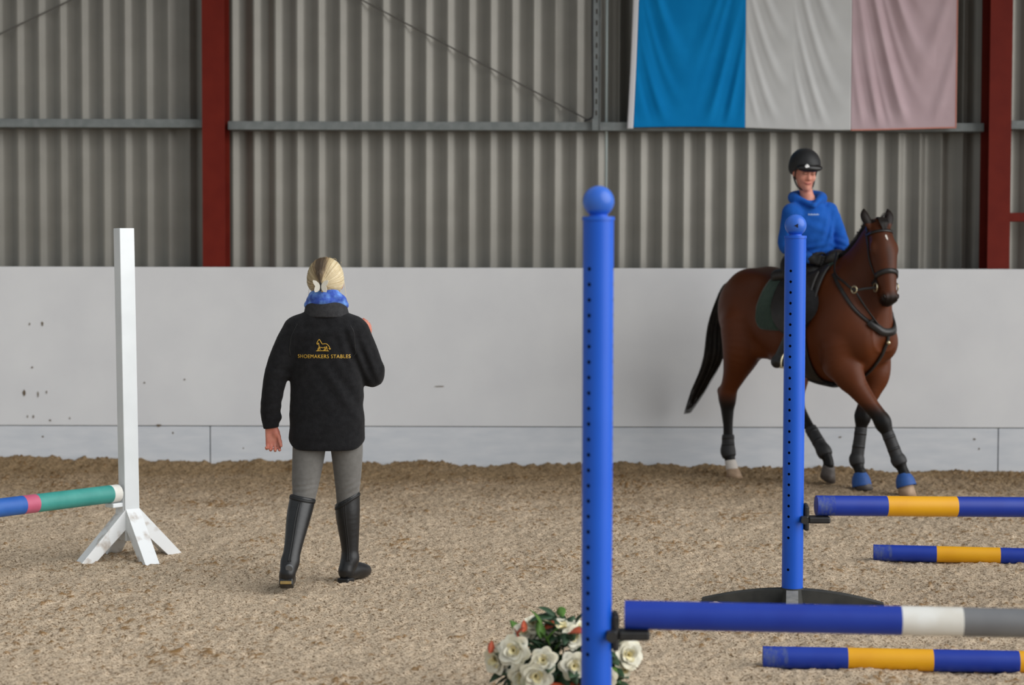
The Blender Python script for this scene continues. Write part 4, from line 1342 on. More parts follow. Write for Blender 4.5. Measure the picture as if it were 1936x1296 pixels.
def hoof(p, r, h0, m, yaw, pitch=0, name='hoof'):
    """hoof wall: sloping front, flat sole"""
    V, F = [], []
    n = 28
    for j, (t, s) in enumerate(((0, 1.0), (.12, 1.06), (.5, 1.2), (1, 1.36))):
        for i in range(n):
            a = 2 * math.pi * i / n
            fx = math.cos(a); fy = math.sin(a)
            rx = r * s * (1.06 if fx > 0 else .92)
            V.append((fx * rx + t * h0 * .38, fy * r * s * .95, -t * h0))
    for j in range(3):
        for i in range(n):
            k = (i + 1) % n
            F.append((j * n + i, (j + 1) * n + i, (j + 1) * n + k, j * n + k))
    V += [(0, 0, .004), (h0 * .38, 0, -h0)]
    for i in range(n):
        k = (i + 1) % n
        F.append((4 * n, i, k, k)); F.append((4 * n + 1, 3 * n + k, 3 * n + i, 3 * n + i))
    me = bpy.data.meshes.new(name)
    me.from_pydata([tuple(v) for v in V], [], [tuple(dict.fromkeys(f)) for f in F])
    o = mesh_obj(name, me, m, horse, p, smooth=True)
    o.rotation_euler = (0, math.radians(pitch), math.radians(yaw))
    return o
hoof((.968, 0, .105), .050, .108, M['hoof'], 0, 8)
hoof((.525, .034, .085), .050, .088, M['hoofd'], 0, 0)
hoof((-.540, -.22, .068), .046, .072, M['hoof'], 0, 0)
hoof((.168, .08, .135), .046, .095, M['hoofd'], 0, 28)
# white sock over the near hind pastern
fs = Field((-.65, -.30, .03), (-.45, -.14, .16), .005)
fs.chain([((-.560, -.22, .112), .0425), ((-.545, -.22, .072), .046)], .01)
mesh_obj('sock', fs.mesh('sock', 1), M['white_sock'], horse, smooth=True)
# blue overreach boots: flared bells
def bell(p0, p1, r0, r1, yaw):
    p0, p1 = Vector(p0), Vector(p1)
    V, F = [], []
    n = 30; prof_ = [(0, r0), (.08, r0 * 1.04), (.25, r0 + (r1 - r0) * .50), (.5, r0 + (r1 - r0) * .82), (.8, r1 * .99), (.95, r1 * 1.01), (1, r1), (1, r1 * .94), (.5, r0 + (r1 - r0) * .7), (.1, r0 * .95), (0, r0 * .9)]
    q = (p0 - p1).to_track_quat('Z', 'Y').to_matrix()
    for t, r in prof_:
        for i in range(n):
            a = 2 * math.pi * i / n
            V.append(p0 + (p1 - p0) * t + q @ Vector((r * math.cos(a), r * math.sin(a), 0)))
    for j in range(len(prof_) - 1):
        for i in range(n):
            k = (i + 1) % n
            F.append((j * n + i, j * n + k, (j + 1) * n + k, (j + 1) * n + i))
    o = mesh_obj('overreach_boot', np_mesh('overreach_boot', [tuple(v) for v in V], F), M['bell'], horse, smooth=True)
    # strap tab
    t = MB(); t.box((-.02, -.006, -.012), (.02, .006, .012), .003, Matrix.Translation((p0 + p1) / 2 + Vector((.0, (r0 + r1) / 2, 0))))
    t.build('strap', M['bell'], o)
bell((.955, -.002, .150), (.985, 0, .062), .044, .070, 0)
bell((.514, .035, .115), (.538, .033, .018), .044, .070, 0)
# black brushing boots round the fetlocks
def brushing(pts, rs, lo_pad=.08):
    P = np.array(pts)
    fd = Field(P.min(0) - lo_pad, P.max(0) + lo_pad, .006)
    fd.chain([(p, r) for p, r in zip(pts, rs)], .015)
    d0 = P[1] - P[0]; d1 = P[-1] - P[-2]
    fd.cut(-d0, P[0], .004); fd.cut(d1, P[-1], .004)
    o = mesh_obj('brushing_boot', fd.mesh('brushing_boot', 1), M['brush'], horse, smooth=True)
    bv = bvh_of(o.data)
    for f in (.2, .6):
        c = P[0] + (P[-2] - P[0]) * f
        ring(bv, c, P[-1] - P[0], .055, .02, .0015, o, 'strap', M['brush'])
brushing([(.850, -.056, .44), (.872, -.042, .375), (.908, -.022, .275), (.924, -.014, .240), (.935, -.009, .212)], [.044, .044, .046, .055, .045])
brushing([(.486, .074, .44), (.485, .065, .37), (.478, .048, .24), (.476, .043, .205), (.492, .039, .165)], [.044, .044, .047, .056, .047])
brushing([(-.595, -.214, .32), (-.592, -.217, .24), (-.590, -.219, .195), (-.572, -.22, .15)], [.046, .049, .058, .049])
brushing([(-.030, .086, .395), (.03, .083, .33), (.085, .080, .27), (.118, .080, .232), (.14, .08, .20)], [.046, .047, .049, .057, .048])
# eyes
for s in (-1, 1):
    o = MB().ball(tuple(hd(.172, s * .083, .026)), .023, 16, 10).build('eye', M['eye'], horse, smooth=True)
    l, n_, _, _ = hbv.find_nearest(Vector(hd(.528, s * .060, .030)))
    MB().ball((0, 0, 0), .014, 16, 10, (.75, 1.25, .35)).build('nostril', M['eye'], horse, l, smooth=True).rotation_euler = n_.to_track_quat('Z', 'Y').to_euler()
# white star
def on_face(a, b):
    l, n_, _, _ = hbv.ray_cast(Vector(hd(a, b, .4)), Vector(-hc_))
    return (l, n_)
st = []
for a, b in ((.088, 0), (.094, .007), (.105, .007), (.118, .009), (.134, .006), (.124, -.001), (.108, -.005), (.096, -.006)):
    l, n_ = on_face(a, b - .004)
    st.append(l + n_ * .002)
bm = bmesh.new(); f_ = bm.faces.new([bm.verts.new(p) for p in st])
ex_ = bmesh.ops.extrude_face_region(bm, geom=[f_])
for v in [q for q in ex_['geom'] if isinstance(q, bmesh.types.BMVert)]: v.co = v.co - Vector(hc_) * .008
bmesh.ops.recalc_face_normals(bm, faces=bm.faces[:])
me = bpy.data.meshes.new('star'); bm.to_mesh(me); bm.free()
mesh_obj('star', me, M['white_sock'], horse)

# tail, mane and forelock
tr_ = random.Random(11)
tp = [hpx(1396, 531, 0), hpx(1374, 552, 0), hpx(1356, 612, 0), hpx(1347, 680, 0), hpx(1322, 735, 0), hpx(1299, 782, 0)]
tp = [np.array(p) for p in tp]
tp[0] = np.array([-.735, 0, 1.49]); tp[1] = np.array([-.835, 0, 1.43])
base = spline(tp, 26)
wid = np.interp(np.linspace(0, 1, 26), [0, .12, .35, .6, .8, 1], [.026, .056, .085, .085, .060, .022])
paths = []
for i in range(420):
    a, q = tr_.uniform(0, 2 * math.pi), math.sqrt(tr_.random())
    ox, oy = math.cos(a) * q, math.sin(a) * q
    end = tr_.choice((26, 25, 24, 23, 22, 21, 20, 18))
    ph = tr_.uniform(0, 6); amp = tr_.uniform(0, .008)
    P = []
    for j in range(end):
        t = j / 25
        P.append(base[j] + np.array([ox * wid[j] * .9 + amp * math.sin(ph + t * 7) * t, oy * wid[j] * .8 + amp * math.cos(ph + t * 6) * t, ox * wid[j] * .25]))
    paths.append(P[::1])
for i in range(70):
    a = tr_.uniform(0, 2 * math.pi); j0 = tr_.randrange(6, 16); sp_ = tr_.uniform(.6, 1.7)
    paths.append([base[j] + np.array([math.cos(a) * wid[j] * (.7 + sp_ * (j - j0) / 26), math.sin(a) * wid[j] * .9, math.cos(a) * wid[j] * .3]) for j in range(j0, 26)])
Vv, Ff, ii = strands(paths, .0036, 4, .0006)
mesh_obj('tail', np_mesh('tail', Vv, Ff), M['horsehair'], horse, smooth=True)
crest = spline([tuple((hbv.ray_cast(Vector((cx_ - .25, cy_, cz_ + .25)), Vector((.7071, 0, -.7071)))[0] or Vector((cx_, cy_, cz_))) + Vector((-.004, 0, .004))) for cx_, cy_, cz_ in ((.33, 0, 1.60), (.42, 0, 1.63), (.51, .006, 1.71), (.60, .012, 1.815), (.66, .008, 1.86), (.69, .004, 1.88))], 60)
paths = []
for i in range(520):
    k = tr_.randrange(58)
    p = crest[k] + np.array([0, tr_.uniform(-.012, .012), -.01])
    L_ = tr_.uniform(.07, .13)
    out = .030 + tr_.uniform(0, .02)
    P = [p, p + np.array([-.006, out * .5, .016]), p + np.array([-.01, out + .014, -.01]), p + np.array([-.012 + tr_.uniform(-.01, .01), out + .03, -L_ * .6]), p + np.array([-.01 + tr_.uniform(-.02, .02), out + .036, -L_])]
    paths.append(spline(P, 9))
for i in range(900):
    k = tr_.randrange(56)
    p = crest[k] + np.array([0, tr_.uniform(-.015, .01), -.012])
    paths.append(spline([p, p + np.array([-.014, -.006, .012]), p + np.array([-.034 + tr_.uniform(-.01, .01), -.004 + tr_.uniform(-.01, .01), .010 + tr_.uniform(-.014, .012)])], 6))
Vv, Ff, ii = strands(paths, .0035, 4, .001)
mesh_obj('mane', np_mesh('mane', Vv, Ff), M['horsehair'], horse, smooth=True)
paths = []
for i in range(90):
    b = tr_.uniform(-.028, .028)
    paths.append(spline([hd(-.055, b * .6, -.02), hd(-.065, b, .045), hd(-.01, b * 1.1 + tr_.uniform(-.01, .01), .088), hd(.02 + tr_.uniform(-.03, .04), b * .5 + tr_.uniform(-.01, .01), .090)], 9))
for k in range(4):
    paths.append(spline([hd(-.06, .01, 0), hd(-.10, .03 + .01 * k, .02), hd(-.105, .06 + .01 * k, .03)], 7))
Vv, Ff, ii = strands(paths, .003, 4, .001)
mesh_obj('forelock', np_mesh('forelock', Vv, Ff), M['horsehair'], horse, smooth=True)

# ------------------------------------------------------------------ tack
def wrap_panel(name, rows, m, parent, off, th, nphi=60, xc_axis=1.22, axis_y=0.0, shear=0.0):
    """cloth or leather wrapped round the barrel: rows (x, angle from, angle to) in degrees from straight up, + to its left"""
    V = []
    Wn = nphi + 1
    ins, outs = [], []
    for x, p0, p1 in rows:
        for j in range(Wn):
            a = math.radians(p0 + (p1 - p0) * j / nphi)
            d = Vector((0, math.sin(a), math.cos(a)))
            o_ = Vector((x - shear * min(abs(math.degrees(a)) / 100, 1.1) ** 1.5, axis_y, xc_axis))
            l, n_, _, _ = hbv.ray_cast(o_ + d * .62, -d)
            if l is None: l, n_ = o_ + d * .3, d
            ins.append(l + d * off); outs.append(l + d * (off + th))
    nr = len(rows); n = nr * Wn
    F = []
    for r in range(nr - 1):
        for j in range(nphi):
            a = r * Wn + j
            F.append((n + a, n + a + 1, n + a + Wn + 1, n + a + Wn)); F.append((a + 1, a, a + Wn, a + Wn + 1))
    for r in range(nr - 1):
        for j in (0, nphi):
            a = r * Wn + j; F.append((a, a + Wn, n + a + Wn, n + a))
    for j in range(nphi):
        for r in (0, nr - 1):
            a = r * Wn + j; F.append((a + 1, a, n + a, n + a + 1))
    me = np_mesh(name, [tuple(v) for v in ins + outs], F)
    bm = bmesh.new(); bm.from_mesh(me); bmesh.ops.recalc_face_normals(bm, faces=bm.faces[:]); bm.to_mesh(me); bm.free()
    return mesh_obj(name, me, m, parent, smooth=True)
M['pad'] = mat('dark_green_quilt', S(30, 52, 42), S(38, 60, 48), rough=0.9, scale=30, bump=.4, bscale=40, sheen=.2)
M['saddle'] = mat('black_saddle_leather', S(26, 24, 24), S(38, 34, 32), rough=0.45, scale=20)
pad = empty('saddle_pad', HO, -HA)
rows = []
for x in np.linspace(-.16, .34, 26):
    e_ = min(1, (x + .16) / .12, (.34 - x) / .10)
    ph = 76 + 30 * math.sqrt(max(0, 1 - (1 - e_) ** 2))
    rows.append((x, -ph, ph))
wrap_panel('quilt', rows, M['pad'], pad, .004, .014, 80, shear=.09)
tag(pad, 'dark green saddle pad on the bay horse', 'saddle pad')
sad = empty('saddle', HO, -HA)
sf = Field((-.36, -.26, 1.48), (.36, .26, 1.80), .008)
sf.chain([((.30, 0, 1.655), .070), ((.20, 0, 1.615), .080), ((.06, 0, 1.580), .095), ((-.06, 0, 1.58), .095), ((-.12, 0, 1.60), .075)], .05, flat=(lat, 1.4))
sf.ell((.08, 0, 1.735), (.18, .12, .075), .04, mode='sub')
sf.cone((-.13, -.08, 1.615), (-.13, .08, 1.615), .026, .026, .04)
for s in (-1, 1): sf.cone((.20, s * .12, 1.56), (-.13, s * .17, 1.525), .05, .05, .05)
mesh_obj('seat', sf.mesh('seat', 2), M['saddle'], sad, smooth=True)
for s in (-1, 1):
    rows = []
    for x in np.linspace(-.05, .36, 20):
        t = (x + .05) / .41
        ph = 60 + 52 * math.sqrt(max(0, math.sin(math.pi * min(1, max(0, t * .96 + .02))))) ** .9
        rows.append((x - .0, s * 18, s * ph))
    wrap_panel('flap', rows, M['saddle'], sad, .020, .014, 40)
    rows = [(x, s * 30, s * (70 + 25 * math.sin(math.pi * (x - .20) / .12))) for x in np.linspace(.20, .32, 10)]
    wrap_panel('knee_roll', rows, M['saddle'], sad, .034, .022, 30)
g = wrap_panel('girth', [(x + .0, 74, 286) for x in np.linspace(.10, .27, 12)], M['saddle'], sad, .010, .016, 70, 1.16)
wrap_panel('belly_guard', [(x, 168, 192) for x in np.linspace(.10, .30, 10)], M['saddle'], sad, .026, .014, 20, 1.16)
for p in ((.20, -.235, .88), (.20, -.285, 1.02)):
    l, n_, _, _ = hbv.find_nearest(Vector(p))
    MB().ball(tuple(l + n_ * .028), .012, 12, 8).build('buckle', M['steel'], sad, smooth=True)
# stirrup leathers and irons
for s in (-1, 1):
    top = (.10, s * .30, 1.42); bot = (.155, s * .355, .985)
    mb = MB(); a, b = Vector(top), Vector(bot)
    for dx in (-.0, ):
        mb.box((-.013, -.004, 0), (.013, .004, (a - b).length), .001, Matrix.Translation(b) @ (a - b).to_track_quat('Z', 'Y').to_matrix().to_4x4())
    mb.build('stirrup_leather', M['saddle'], sad)
    c = Vector((.165, s * .362, .90))
    arch = [c + Vector((math.cos(q) * .0, math.sin(q) * .058, .078 * math.cos(q) * 1.0)) for q in np.linspace(-1.9, 1.9, 24)]
    mb = MB(); mb.tube(arch, .006, 8)
    mb.box((c.x - .022, c.y - .056, c.z - .034), (c.x + .022, c.y + .056, c.z - .022), .004)
    mb.build('stirrup_iron', M['steel'], sad)
tag(sad, 'black leather saddle and girth under the rider', 'saddle')

# breastplate
bp_ = empty('breastplate', HO, -HA)
V1 = [hpx(1572, 512, -.17), hpx(1587, 540, -.21), hpx(1612, 582, -.19), hpx(1640, 612, -.10), hpx(1656, 626, 0)]
mesh_obj('shoulder_strap', strap_mesh('shoulder_strap', V1, hbv, .026, .007, 50, .003), M['tack'], bp_)
V2 = [(p[0], -p[1], p[2]) for p in V1]
mesh_obj('shoulder_strap', strap_mesh('shoulder_strap', V2, hbv, .026, .007, 50, .003), M['tack'], bp_)
V3 = [hpx(1656, 624, 0), hpx(1659, 650, 0), hpx(1663, 690, 0), (.60, 0, .80), (.40, 0, .74), (.28, 0, .74)]
mesh_obj('chest_strap', strap_mesh('chest_strap', V3, hbv, .024, .010, 50, .006), M['tack'], bp_)
V4 = [hpx(1642, 615, -.07), hpx(1656, 628, 0), hpx(1674, 608, .09), hpx(1681, 590, .13)]
mesh_obj('chest_pad', strap_mesh('chest_pad', V4, hbv, .055, .018, 40, .004), M['tack'], bp_)
l, n_, _, _ = hbv.find_nearest(Vector(hpx(1658, 634, 0)))
MB().ball(tuple(l + n_ * .018), .016, 12, 8).build('ring', M['steel'], bp_, smooth=True)
tag(bp_, 'black leather breastplate straps across the chest of the bay horse', 'breastplate')

# bridle
br_ = empty('bridle', HO, -HA)
def face_ring(a0, a1, ang0, ang1, n=26, rad=.2, tilt_=0.0):
    """points round the head from angle ang0 to ang1 (0 = front of face, + to its left); a0 at front, a1 at back"""
    pts = []
    for q in np.linspace(ang0, ang1, n):
        t = math.radians(q)
        a = a0 + (a1 - a0) * (1 - math.cos(t)) / 2
        d = hb_ * math.sin(t) + hc_ * math.cos(t)
        o_ = hd(a, 0, -.045)
        l, n_, _, _ = hbv.ray_cast(Vector(o_ + d * .22), Vector(-d))
        pts.append(tuple(l) if l else tuple(o_ + d * .08))
    return pts
def strap(name, pts, w=.018, t=.005, n=44, off=.003):
    return mesh_obj(name, strap_mesh(name, pts, hbv, w, t, n, off), M['tack'], br_)
strap('browband', face_ring(.055, .02, -95, 95), .020, .006)
strap('noseband', face_ring(.350, .40, -130, 130), .034, .009)
for s in (-1, 1):
    cb = [face_ring(.04, .0, s * 95, s * 96, 2)[0], hd(.10, s * .095, -.040), hd(.20, s * .093, -.035), hd(.30, s * .075, -.03), hd(.385, s * .066, -.03), hd(.425, s * .062, -.035)]
    strap('cheekpiece', cb, .018, .006)
    c = Vector(hd(.435, s * .066, -.035))
    mb = MB(); mb.tube([c + Vector(hb_) * s * .012 + (Vector(ha_) * math.cos(q) + Vector(hc_) * math.sin(q)) * .030 for q in np.linspace(0, 2 * math.pi, 29)], .0055, 8)
    mb.build('bit_ring', M['steel'], br_, smooth=True)
strap('headpiece', [hd(.02, -.095, -.03), hd(-.035, -.07, -.045), hd(-.055, 0, -.05), hd(-.035, .07, -.045), hd(.02, .095, -.03)], .024, .006)
# reins to the rider's hands, through the martingale rings
bitR = np.array(hd(.435, -.075, -.04)); bitL = np.array(hd(.435, .075, -.04))
ringR = np.array(hpx(1615, 548, -.215))
handR = np.array([.37, -.075, 1.70]); handL = np.array([.37, .075, 1.70])
def free_strap(name, pts, w, par=None):
    P = spline(pts, 40)
    T = np.gradient(P, axis=0); T /= np.linalg.norm(T, axis=1)[:, None]
    Bv = np.cross(T, [0, 1.0, 0]); Bv /= np.linalg.norm(Bv, axis=1)[:, None]
    Nn = np.cross(T, Bv)
    V = []
    for p, b, n_ in zip(P, Bv, Nn):
        V += [p - b * w / 2 - n_ * .002, p + b * w / 2 - n_ * .002, p + b * w / 2 + n_ * .002, p - b * w / 2 + n_ * .002]
    F = [(i * 4 + j, i * 4 + (j + 1) % 4, i * 4 + 4 + (j + 1) % 4, i * 4 + 4 + j) for i in range(39) for j in range(4)]
    mesh_obj(name, np_mesh(name, V, F), M['tack'], par or br_)
free_strap('rein', [bitR, ringR * .45 + bitR * .55 + np.array([0, -.004, 0]), ringR, hpx(1597, 535, -.21), hpx(1578, 515, -.16), handR], .018)
free_strap('rein', [bitL, bitL * .5 + np.array([.55, .2, 1.5]) * .5, np.array([.46, .17, 1.60]), handL], .018)
l, n_, _, _ = hbv.find_nearest(Vector(hpx(1652, 618, -.03)))
free_strap('martingale_strap', [ringR, ringR * .5 + np.array(l + n_ * .012) * .5 + np.array([.02, -.03, 0]), np.array(l + n_ * .012)], .016, bp_)
mb = MB(); c = Vector(ringR); mb.tube([c + Vector((math.cos(q) * .024, 0, math.sin(q) * .024)) for q in np.linspace(0, 2 * math.pi, 25)], .006, 8)
mb.build('rein_ring', M['steel'], br_, smooth=True)
tag(br_, 'black leather bridle and reins on the bay horse', 'bridle')

# ------------------------------------------------------------------ rider
M['hoodie'] = mat('blue_hoodie', S(28, 86, 174), S(34, 93, 182), rough=0.9, scale=20, bump=.2, bscale=120, sheen=.05, spec=.1)
M['hoodie_rib'] = mat('blue_ribbing', S(26, 80, 166), rough=0.9, scale=20, bump=.4, bscale=160, spec=.2)
M['jod'] = mat('black_breeches', S(22, 22, 24), S(28, 28, 30), rough=0.85, scale=30, sheen=.1, spec=.2)
M['glove'] = mat('black_glove', S(24, 22, 22), rough=0.7)
M['helmet'] = mat('matt_black_helmet', S(24, 25, 27), S(30, 31, 33), rough=0.6, scale=30)
M['helmet_g'] = mat('gloss_black_peak', S(18, 18, 19), rough=0.35)
M['face'] = mat('warm_skin', S(214, 152, 134), S(206, 136, 116), rough=0.5, scale=22, spec=.35)
M['lip'] = mat('lip', S(176, 92, 88), rough=0.5)
M['brow'] = mat('brow_hair', S(110, 78, 56), rough=0.7)
M['print'] = mat('faint_print', S(176, 196, 226), rough=0.6)
M['badge'] = mat('white_badge', S(240, 242, 242), rough=0.4)
RO = np.array([2.2, 14.0, 1.5])
rider = empty('person', RO)
tag(rider, 'rider in a blue hoodie and black helmet sitting on the bay horse', 'person')
def J(px, py, dy): return np.array(at(px, py, 14.0 + dy)) - RO
def Hl(x, y, z): return hw((x, y, z)) - RO
shR, elR, wrR = J(1495, 402, -.06), J(1487, 464, -.02), J(1530, 489, -.20)
shL, elL, wrL = J(1568, 400, .06), J(1588, 450, .07), J(1601, 485, -.12)
hc = J(1521, 327, -.02)
ff = np.array([.20, -.93, -.26]); ff /= np.linalg.norm(ff)
ru = np.array([.97, .21, 0.0]); ru -= ff * (ru @ ff); ru /= np.linalg.norm(ru)      # to the picture's right
uu = np.cross(ru, ff); uu /= np.linalg.norm(uu)
if uu[2] < 0: uu = -uu
RHd = np.stack([ru, ff, uu], 1)
def hdp(a, b, c): return hc + ru * a + ff * b + uu * c
hipR, hipL = Hl(-.02, -.10, 1.60), Hl(-.02, .10, 1.60)
knR, knL = Hl(.31, -.285, 1.33), Hl(.31, .285, 1.33)
anR, anL = Hl(.10, -.345, .965), Hl(.10, .345, .965)
toR, toL = Hl(.25, -.360, .915), Hl(.25, .360, .915)
hlR, hlL = Hl(.055, -.35, .905), Hl(.055, .35, .905)
tors = [(.06, *J(1537, 500, .04)[:2], .135, .105), (.14, *J(1540, 490, .03)[:2], .135, .10), (.24, *J(1538, 462, .03)[:2], .128, .095), (.36, *J(1534, 430, .02)[:2], .145, .105), (.47, *J(1532, 402, .02)[:2], .145, .10), (.54, *J(1530, 385, .02)[:2], .11, .08), (.60, *J(1527, 372, .01)[:2], .055, .055)]
rb = Field((-.50, -.75, -.70), (.55, .55, 1.0), .0046)
rb.ell(hdp(0, -.005, .02), (.074, .094, .100), .02, RHd)
rb.ell(hdp(0, .035, -.050), (.054, .055, .066), .04, RHd)
rb.cone(hdp(0, .088, .012), hdp(0, .106, -.022), .008, .0135, .014)
for s in (-1, 1):
    rb.ell(hdp(s * .030, .094, .014), (.016, .012, .009), .008, RHd, 'sub')
    rb.ell(hdp(s * .030, .082, .012), (.014, .014, .012), .004, RHd)
    rb.ell(hdp(s * .038, .066, -.022), (.022, .022, .020), .03, RHd)
    rb.ell(hdp(s * .076, -.005, -.005), (.012, .020, .032), .012, RHd)
    rb.cone(hdp(s * .012, .098, -.026), hdp(s * .012, .098, -.026), .008, .008, .008)
rb.cone(hdp(-.018, .090, -.056), hdp(.018, .090, -.056), .007, .007, .01)
rb.cone(hdp(0, .076, -.094), hdp(0, .076, -.098), .018, .018, .03)
rb.cone(hc + np.array([0, .01, -.06]), J(1527, 378, .0), .043, .050, .03)
rb.loft(2, [(a, b, c, d - .02, e - .02) for a, b, c, d, e in tors], .04)
rb.chain([(shR, .05), (elR, .040), (wrR, .028)], .03); rb.chain([(shL, .05), (elL, .040), (wrL, .028)], .03)
for q_ in ((hipR, knR, anR, hlR), (hipL, knL, anL, hlL)):
    for (p0_, r0_), (p1_, r1_) in zip(zip(q_[:-1], (.075, .045, .032)), zip(q_[1:], (.045, .032, .028))):
        rb.cone(p0_, p1_, r0_, r1_, .03)
rb.cone(hlR, toR, .03, .026, .02); rb.cone(hlL, toL, .03, .026, .02)
rein_dir = hh * .8 + np.array([0, 0, -.15])
hand_into(rb, wrR, rein_dir + np.array([.4, 0, 0]), (.75, .45, -.3), (0, 0, 1), curl=(60, 75, 45), sc=.86, thumb_curl=30)
hand_into(rb, wrL, rein_dir + np.array([-.4, 0, 0]), (-.75, -.45, -.3), (0, 0, 1), curl=(60, 75, 45), sc=.86, thumb_curl=30)
mesh_obj('body', rb.mesh('body', 2), M['face'], rider, smooth=True)
for w_, dd_, pl_ in ((wrR, rein_dir + np.array([.4, 0, 0]), (.75, .45, -.3)), (wrL, rein_dir + np.array([-.4, 0, 0]), (-.75, -.45, -.3))):
    gl = Field(w_ - .19, w_ + .19, .0046)
    gl.cone(w_ - dd_ * .02, w_ + dd_ * .02, .032, .032, .01)
    hand_into(gl, w_, dd_, pl_, (0, 0, 1), curl=(60, 75, 45), sc=.98, thumb_curl=30)
    gl.d -= .002
    mesh_obj('glove', gl.mesh('glove', 1), M['glove'], rider, smooth=True)
# face details
for s in (-1, 1):
    P = [hdp(s * .014, .101, .032), hdp(s * .030, .100, .038), hdp(s * .046, .088, .034)]
    MB().tube(spline(P, 8), .003, 6).build('eyebrow', M['brow'], rider, smooth=True)
    P = [hdp(s * .018, .096, .012), hdp(s * .030, .098, .008), hdp(s * .042, .090, .012)]
    MB().tube(spline(P, 8), .0024, 6).build('eyelid', M['brow'], rider, smooth=True)
P = [hdp(-.024, .090, -.054), hdp(-.010, .099, -.059), hdp(.010, .099, -.059), hdp(.024, .090, -.054)]
MB().tube(spline(P, 10), .0042, 8).build('mouth', M['lip'], rider, smooth=True)
# hair tucked under the helmet at the nape
hf = Field(hc - .16, hc + .16, .006)
hf.ell(hdp(0, -.03, .005), (.079, .080, .085), .02, RHd)
hf.ell(hdp(0, .11, -.03), (.09, .085, .12), .01, RHd, 'sub')
mesh_obj('hair', hf.mesh('hair', 1), M['brow'], rider, smooth=True)

# hoodie
hq = Field((-.42, -.42, .02), (.45, .36, .78), .0055)
hq.loft(2, [(.085, *J(1543, 495, .03)[:2], .130, .105), (.14, *J(1542, 489, .03)[:2], .142, .112), (.20, *J(1540, 472, .03)[:2], .150, .118), (.36, *J(1534, 430, .02)[:2], .158, .122), (.46, *J(1532, 405, .02)[:2], .150, .112), (.53, *J(1530, 388, .02)[:2], .12, .095), (.58, *J(1528, 376, .02)[:2], .08, .078)], .03, p=2.2)
hq.chain([(shR + np.array([.01, 0, -.005]), .075), (shR * .5 + elR * .5, .064), (elR, .060), (elR * .45 + wrR * .55, .050), (wrR, .038)], .03)
hq.chain([(shL + np.array([-.01, 0, -.005]), .075), (shL * .5 + elL * .5, .062), (elL, .056), (elL * .45 + wrL * .55, .048), (wrL, .036)], .03)
# hood lying round the neck
nk = J(1527, 371, .01)
for q0, q1 in zip(np.linspace(-.6, 3.74, 16)[:-1], np.linspace(-.6, 3.74, 16)[1:]):
    def hp_(q): return nk + np.array([.105 * math.cos(q), .075 * math.sin(q) + .01, -.012 + .022 * math.sin(q)])
    hq.cone(hp_(q0), hp_(q1), .021, .021, .045)
hq.chain([(nk + np.array([-.09, -.035, -.012]), .022), (nk + np.array([.022, -.115, -.075]), .016)], .02)
hq.chain([(nk + np.array([.09, -.035, -.012]), .022), (nk + np.array([.030, -.115, -.075]), .016)], .02)
hq.ell(nk + np.array([.0, .12, -.06]), (.11, .06, .09), .04)
hq.ell(hdp(0, .03, -.09), (.062, .075, .075), .02, RHd, 'sub')
hq.cone(J(1528, 368, -.1), J(1531, 378, -.14), .040, .014, .01, mode='sub')
X, Y, Zg = hq.ax[0][:, None, None], hq.ax[1][None, :, None], hq.ax[2][None, None, :]
dd = .006 * wr(X, Zg, .10, .30, 1.1, .07, .14, .07) + .006 * wr(X, Zg, -.02, .20, .2, .055, .16, .06) + .006 * wr(X, Zg, .24, .22, -.5, .05, .10, .08) + .005 * wr(X, Zg, -.16, .32, 1.4, .06, .14, .06) + .004 * wr(X, Zg, .02, .40, -.4, .09, .12, .08) \
   + .006 * wr(X, Zg, .13, .40, 1.35, .06, .12, .05)
hq.d += (dd * (1 + 0 * Y)).astype(np.float32)
hqm = hq.mesh('hoodie', 2)
hoodie = mesh_obj('hoodie', hqm, M['hoodie'], rider, smooth=True)
hqb = bvh_of(hqm)
# white print on the chest: a short line of tiny letters
pc0 = J(1541, 405.5, -.12)

mb = MB()
for k in range(8):      # too small to read: a broken white line
    x0 = pc0[0] - .040 + k * .0100
    l, n_, _, _ = hqb.ray_cast(Vector((x0, -1, pc0[2])), Vector((0, 1, 0)))
    if l: mb.box((x0 - .0042, l.y - .002, pc0[2] - .0055), (x0 + .0034, l.y + .003, pc0[2] + .0055 - .003 * (k % 2)))
mb.build('chest_print', M['print'], hoodie)
for w_, e_ in ((wrR, elR), (wrL, elL)):
    d_ = (w_ - e_) / np.linalg.norm(w_ - e_)
    MB().cyl(tuple(w_ - d_ * .05), tuple(w_ + d_ * .005), .042, .037, seg=28).build('cuff', M['hoodie_rib'], hoodie, smooth=True)

# breeches and boots
jf = Field((-.50, -.75, -.45), (.55, .55, .22), .0065)
jf.loft(2, [(.02, *J(1535, 505, .04)[:2], .135, .115), (.09, *J(1537, 500, .04)[:2], .138, .112), (.16, *J(1538, 490, .03)[:2], .13, .10)], .03)
for h_p, k_p, a_p in ((hipR, knR, anR), (hipL, knL, anL)):
    jf.chain([(h_p, .108), (h_p * .5 + k_p * .5, .092), (k_p, .070), (k_p * .7 + a_p * .3, .060)], .04)
mesh_obj('breeches', jf.mesh('breeches', 2), M['jod'], rider, smooth=True)
for k_p, a_p, h_p, t_p in ((knR, anR, hlR, toR), (knL, anL, hlL, toL)):
    P = np.array([k_p, a_p, h_p, t_p])
    bf_ = Field(P.min(0) - .1, P.max(0) + .1, .006)
    bf_.chain([(k_p, .068), (k_p * .85 + a_p * .15, .068), (k_p * .6 + a_p * .4, .066), (k_p * .2 + a_p * .8, .050), (a_p, .044), (h_p, .040)], .02)
    bf_.chain([(h_p, .040), (h_p * .5 + t_p * .5, .042), (t_p, .034)], .025)
    bf_.cut(k_p - a_p, k_p * .93 + a_p * .07, .004)
    o = mesh_obj('boot', bf_.mesh('boot', 1), M['leather'], rider, smooth=True)

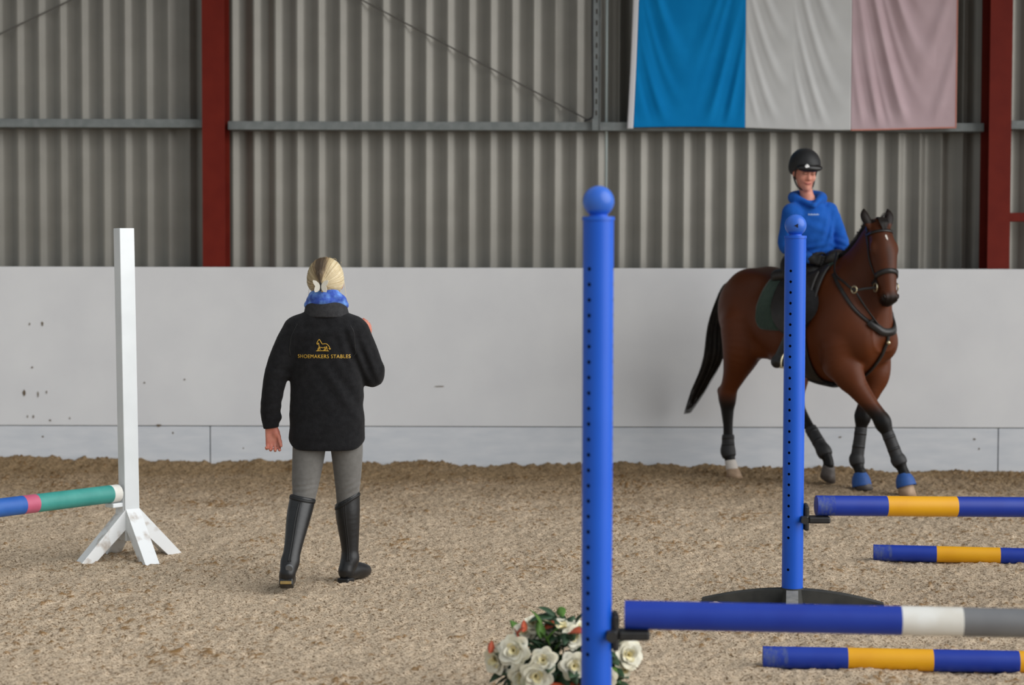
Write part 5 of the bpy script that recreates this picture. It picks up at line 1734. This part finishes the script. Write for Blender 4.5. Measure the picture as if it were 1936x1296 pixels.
# helmet
he = empty('helmet', (0, 0, 0), parent=rider)
sh_ = Field(hc - .24, hc + .26, .005)
sh_.ell(hdp(0, -.010, .062), (.112, .134, .118), .02, RHd)
sh_.ell(hdp(0, -.045, .02), (.100, .090, .075), .03, RHd)
sh_.ell(hdp(0, .000, .010), (.082, .110, .110), .01, RHd, 'sub')
sh_.cut(-uu * 1.0 + ff * .55, hdp(0, .045, .032), .008)
sh_.cut(-uu, hdp(0, 0, -.045), .01)
mesh_obj('shell', sh_.mesh('shell', 2), M['helmet'], he, smooth=True)
pk = Field(hc - .24, hc + .26, .005)
pk.ell(hdp(0, .092, .058), (.098, .050, .032), .01, RHd)
pk.ell(hdp(0, .070, .022), (.092, .046, .030), .01, RHd, 'sub')
pk.cut(-ff, hdp(0, .070, .04), .006)
mesh_obj('peak', pk.mesh('peak', 2), M['helmet_g'], he, smooth=True)
bc = J(1526, 315, 0); l = None
d_ = np.array(at(1526, 315, 10.0)) - CAM; d_ /= np.linalg.norm(d_)
shb = bvh_of(bpy.data.objects['shell'].data); pkb = bvh_of(bpy.data.objects['peak'].data)
o0 = Vector(at(1526, 315, 13.4)) - Vector(RO)
best = None
for bv in (shb, pkb):
    l, n_, _, dist = bv.ray_cast(o0, Vector(d_))
    if l is not None and (best is None or dist < best[2]): best = (l, n_, dist)
if best:
    q = Vector(ff).to_track_quat('Z', 'Y').to_matrix().to_4x4()
    mb = MB(); mb.box((-.013, -.013, -.012), (.013, .013, .006), .002, Matrix.Translation(best[0]) @ q @ Matrix.Rotation(math.radians(45), 4, 'Z'))
    mb.build('badge', M['badge'], he)
for s in (-1, 1):
    P = [hdp(s * .080, -.02, .0), hdp(s * .078, .01, -.045), hdp(s * .055, .045, -.098), hdp(0, .062, -.122)]
    MB().tube(spline(P, 16), .006, 6).build('chin_strap', M['helmet_g'], he, smooth=True)
    P = [hdp(s * .083, .035, .03), hdp(s * .080, .02, -.015), hdp(s * .074, .02, -.05)]
    MB().tube(spline(P, 10), .005, 6).build('chin_strap', M['helmet_g'], he, smooth=True)
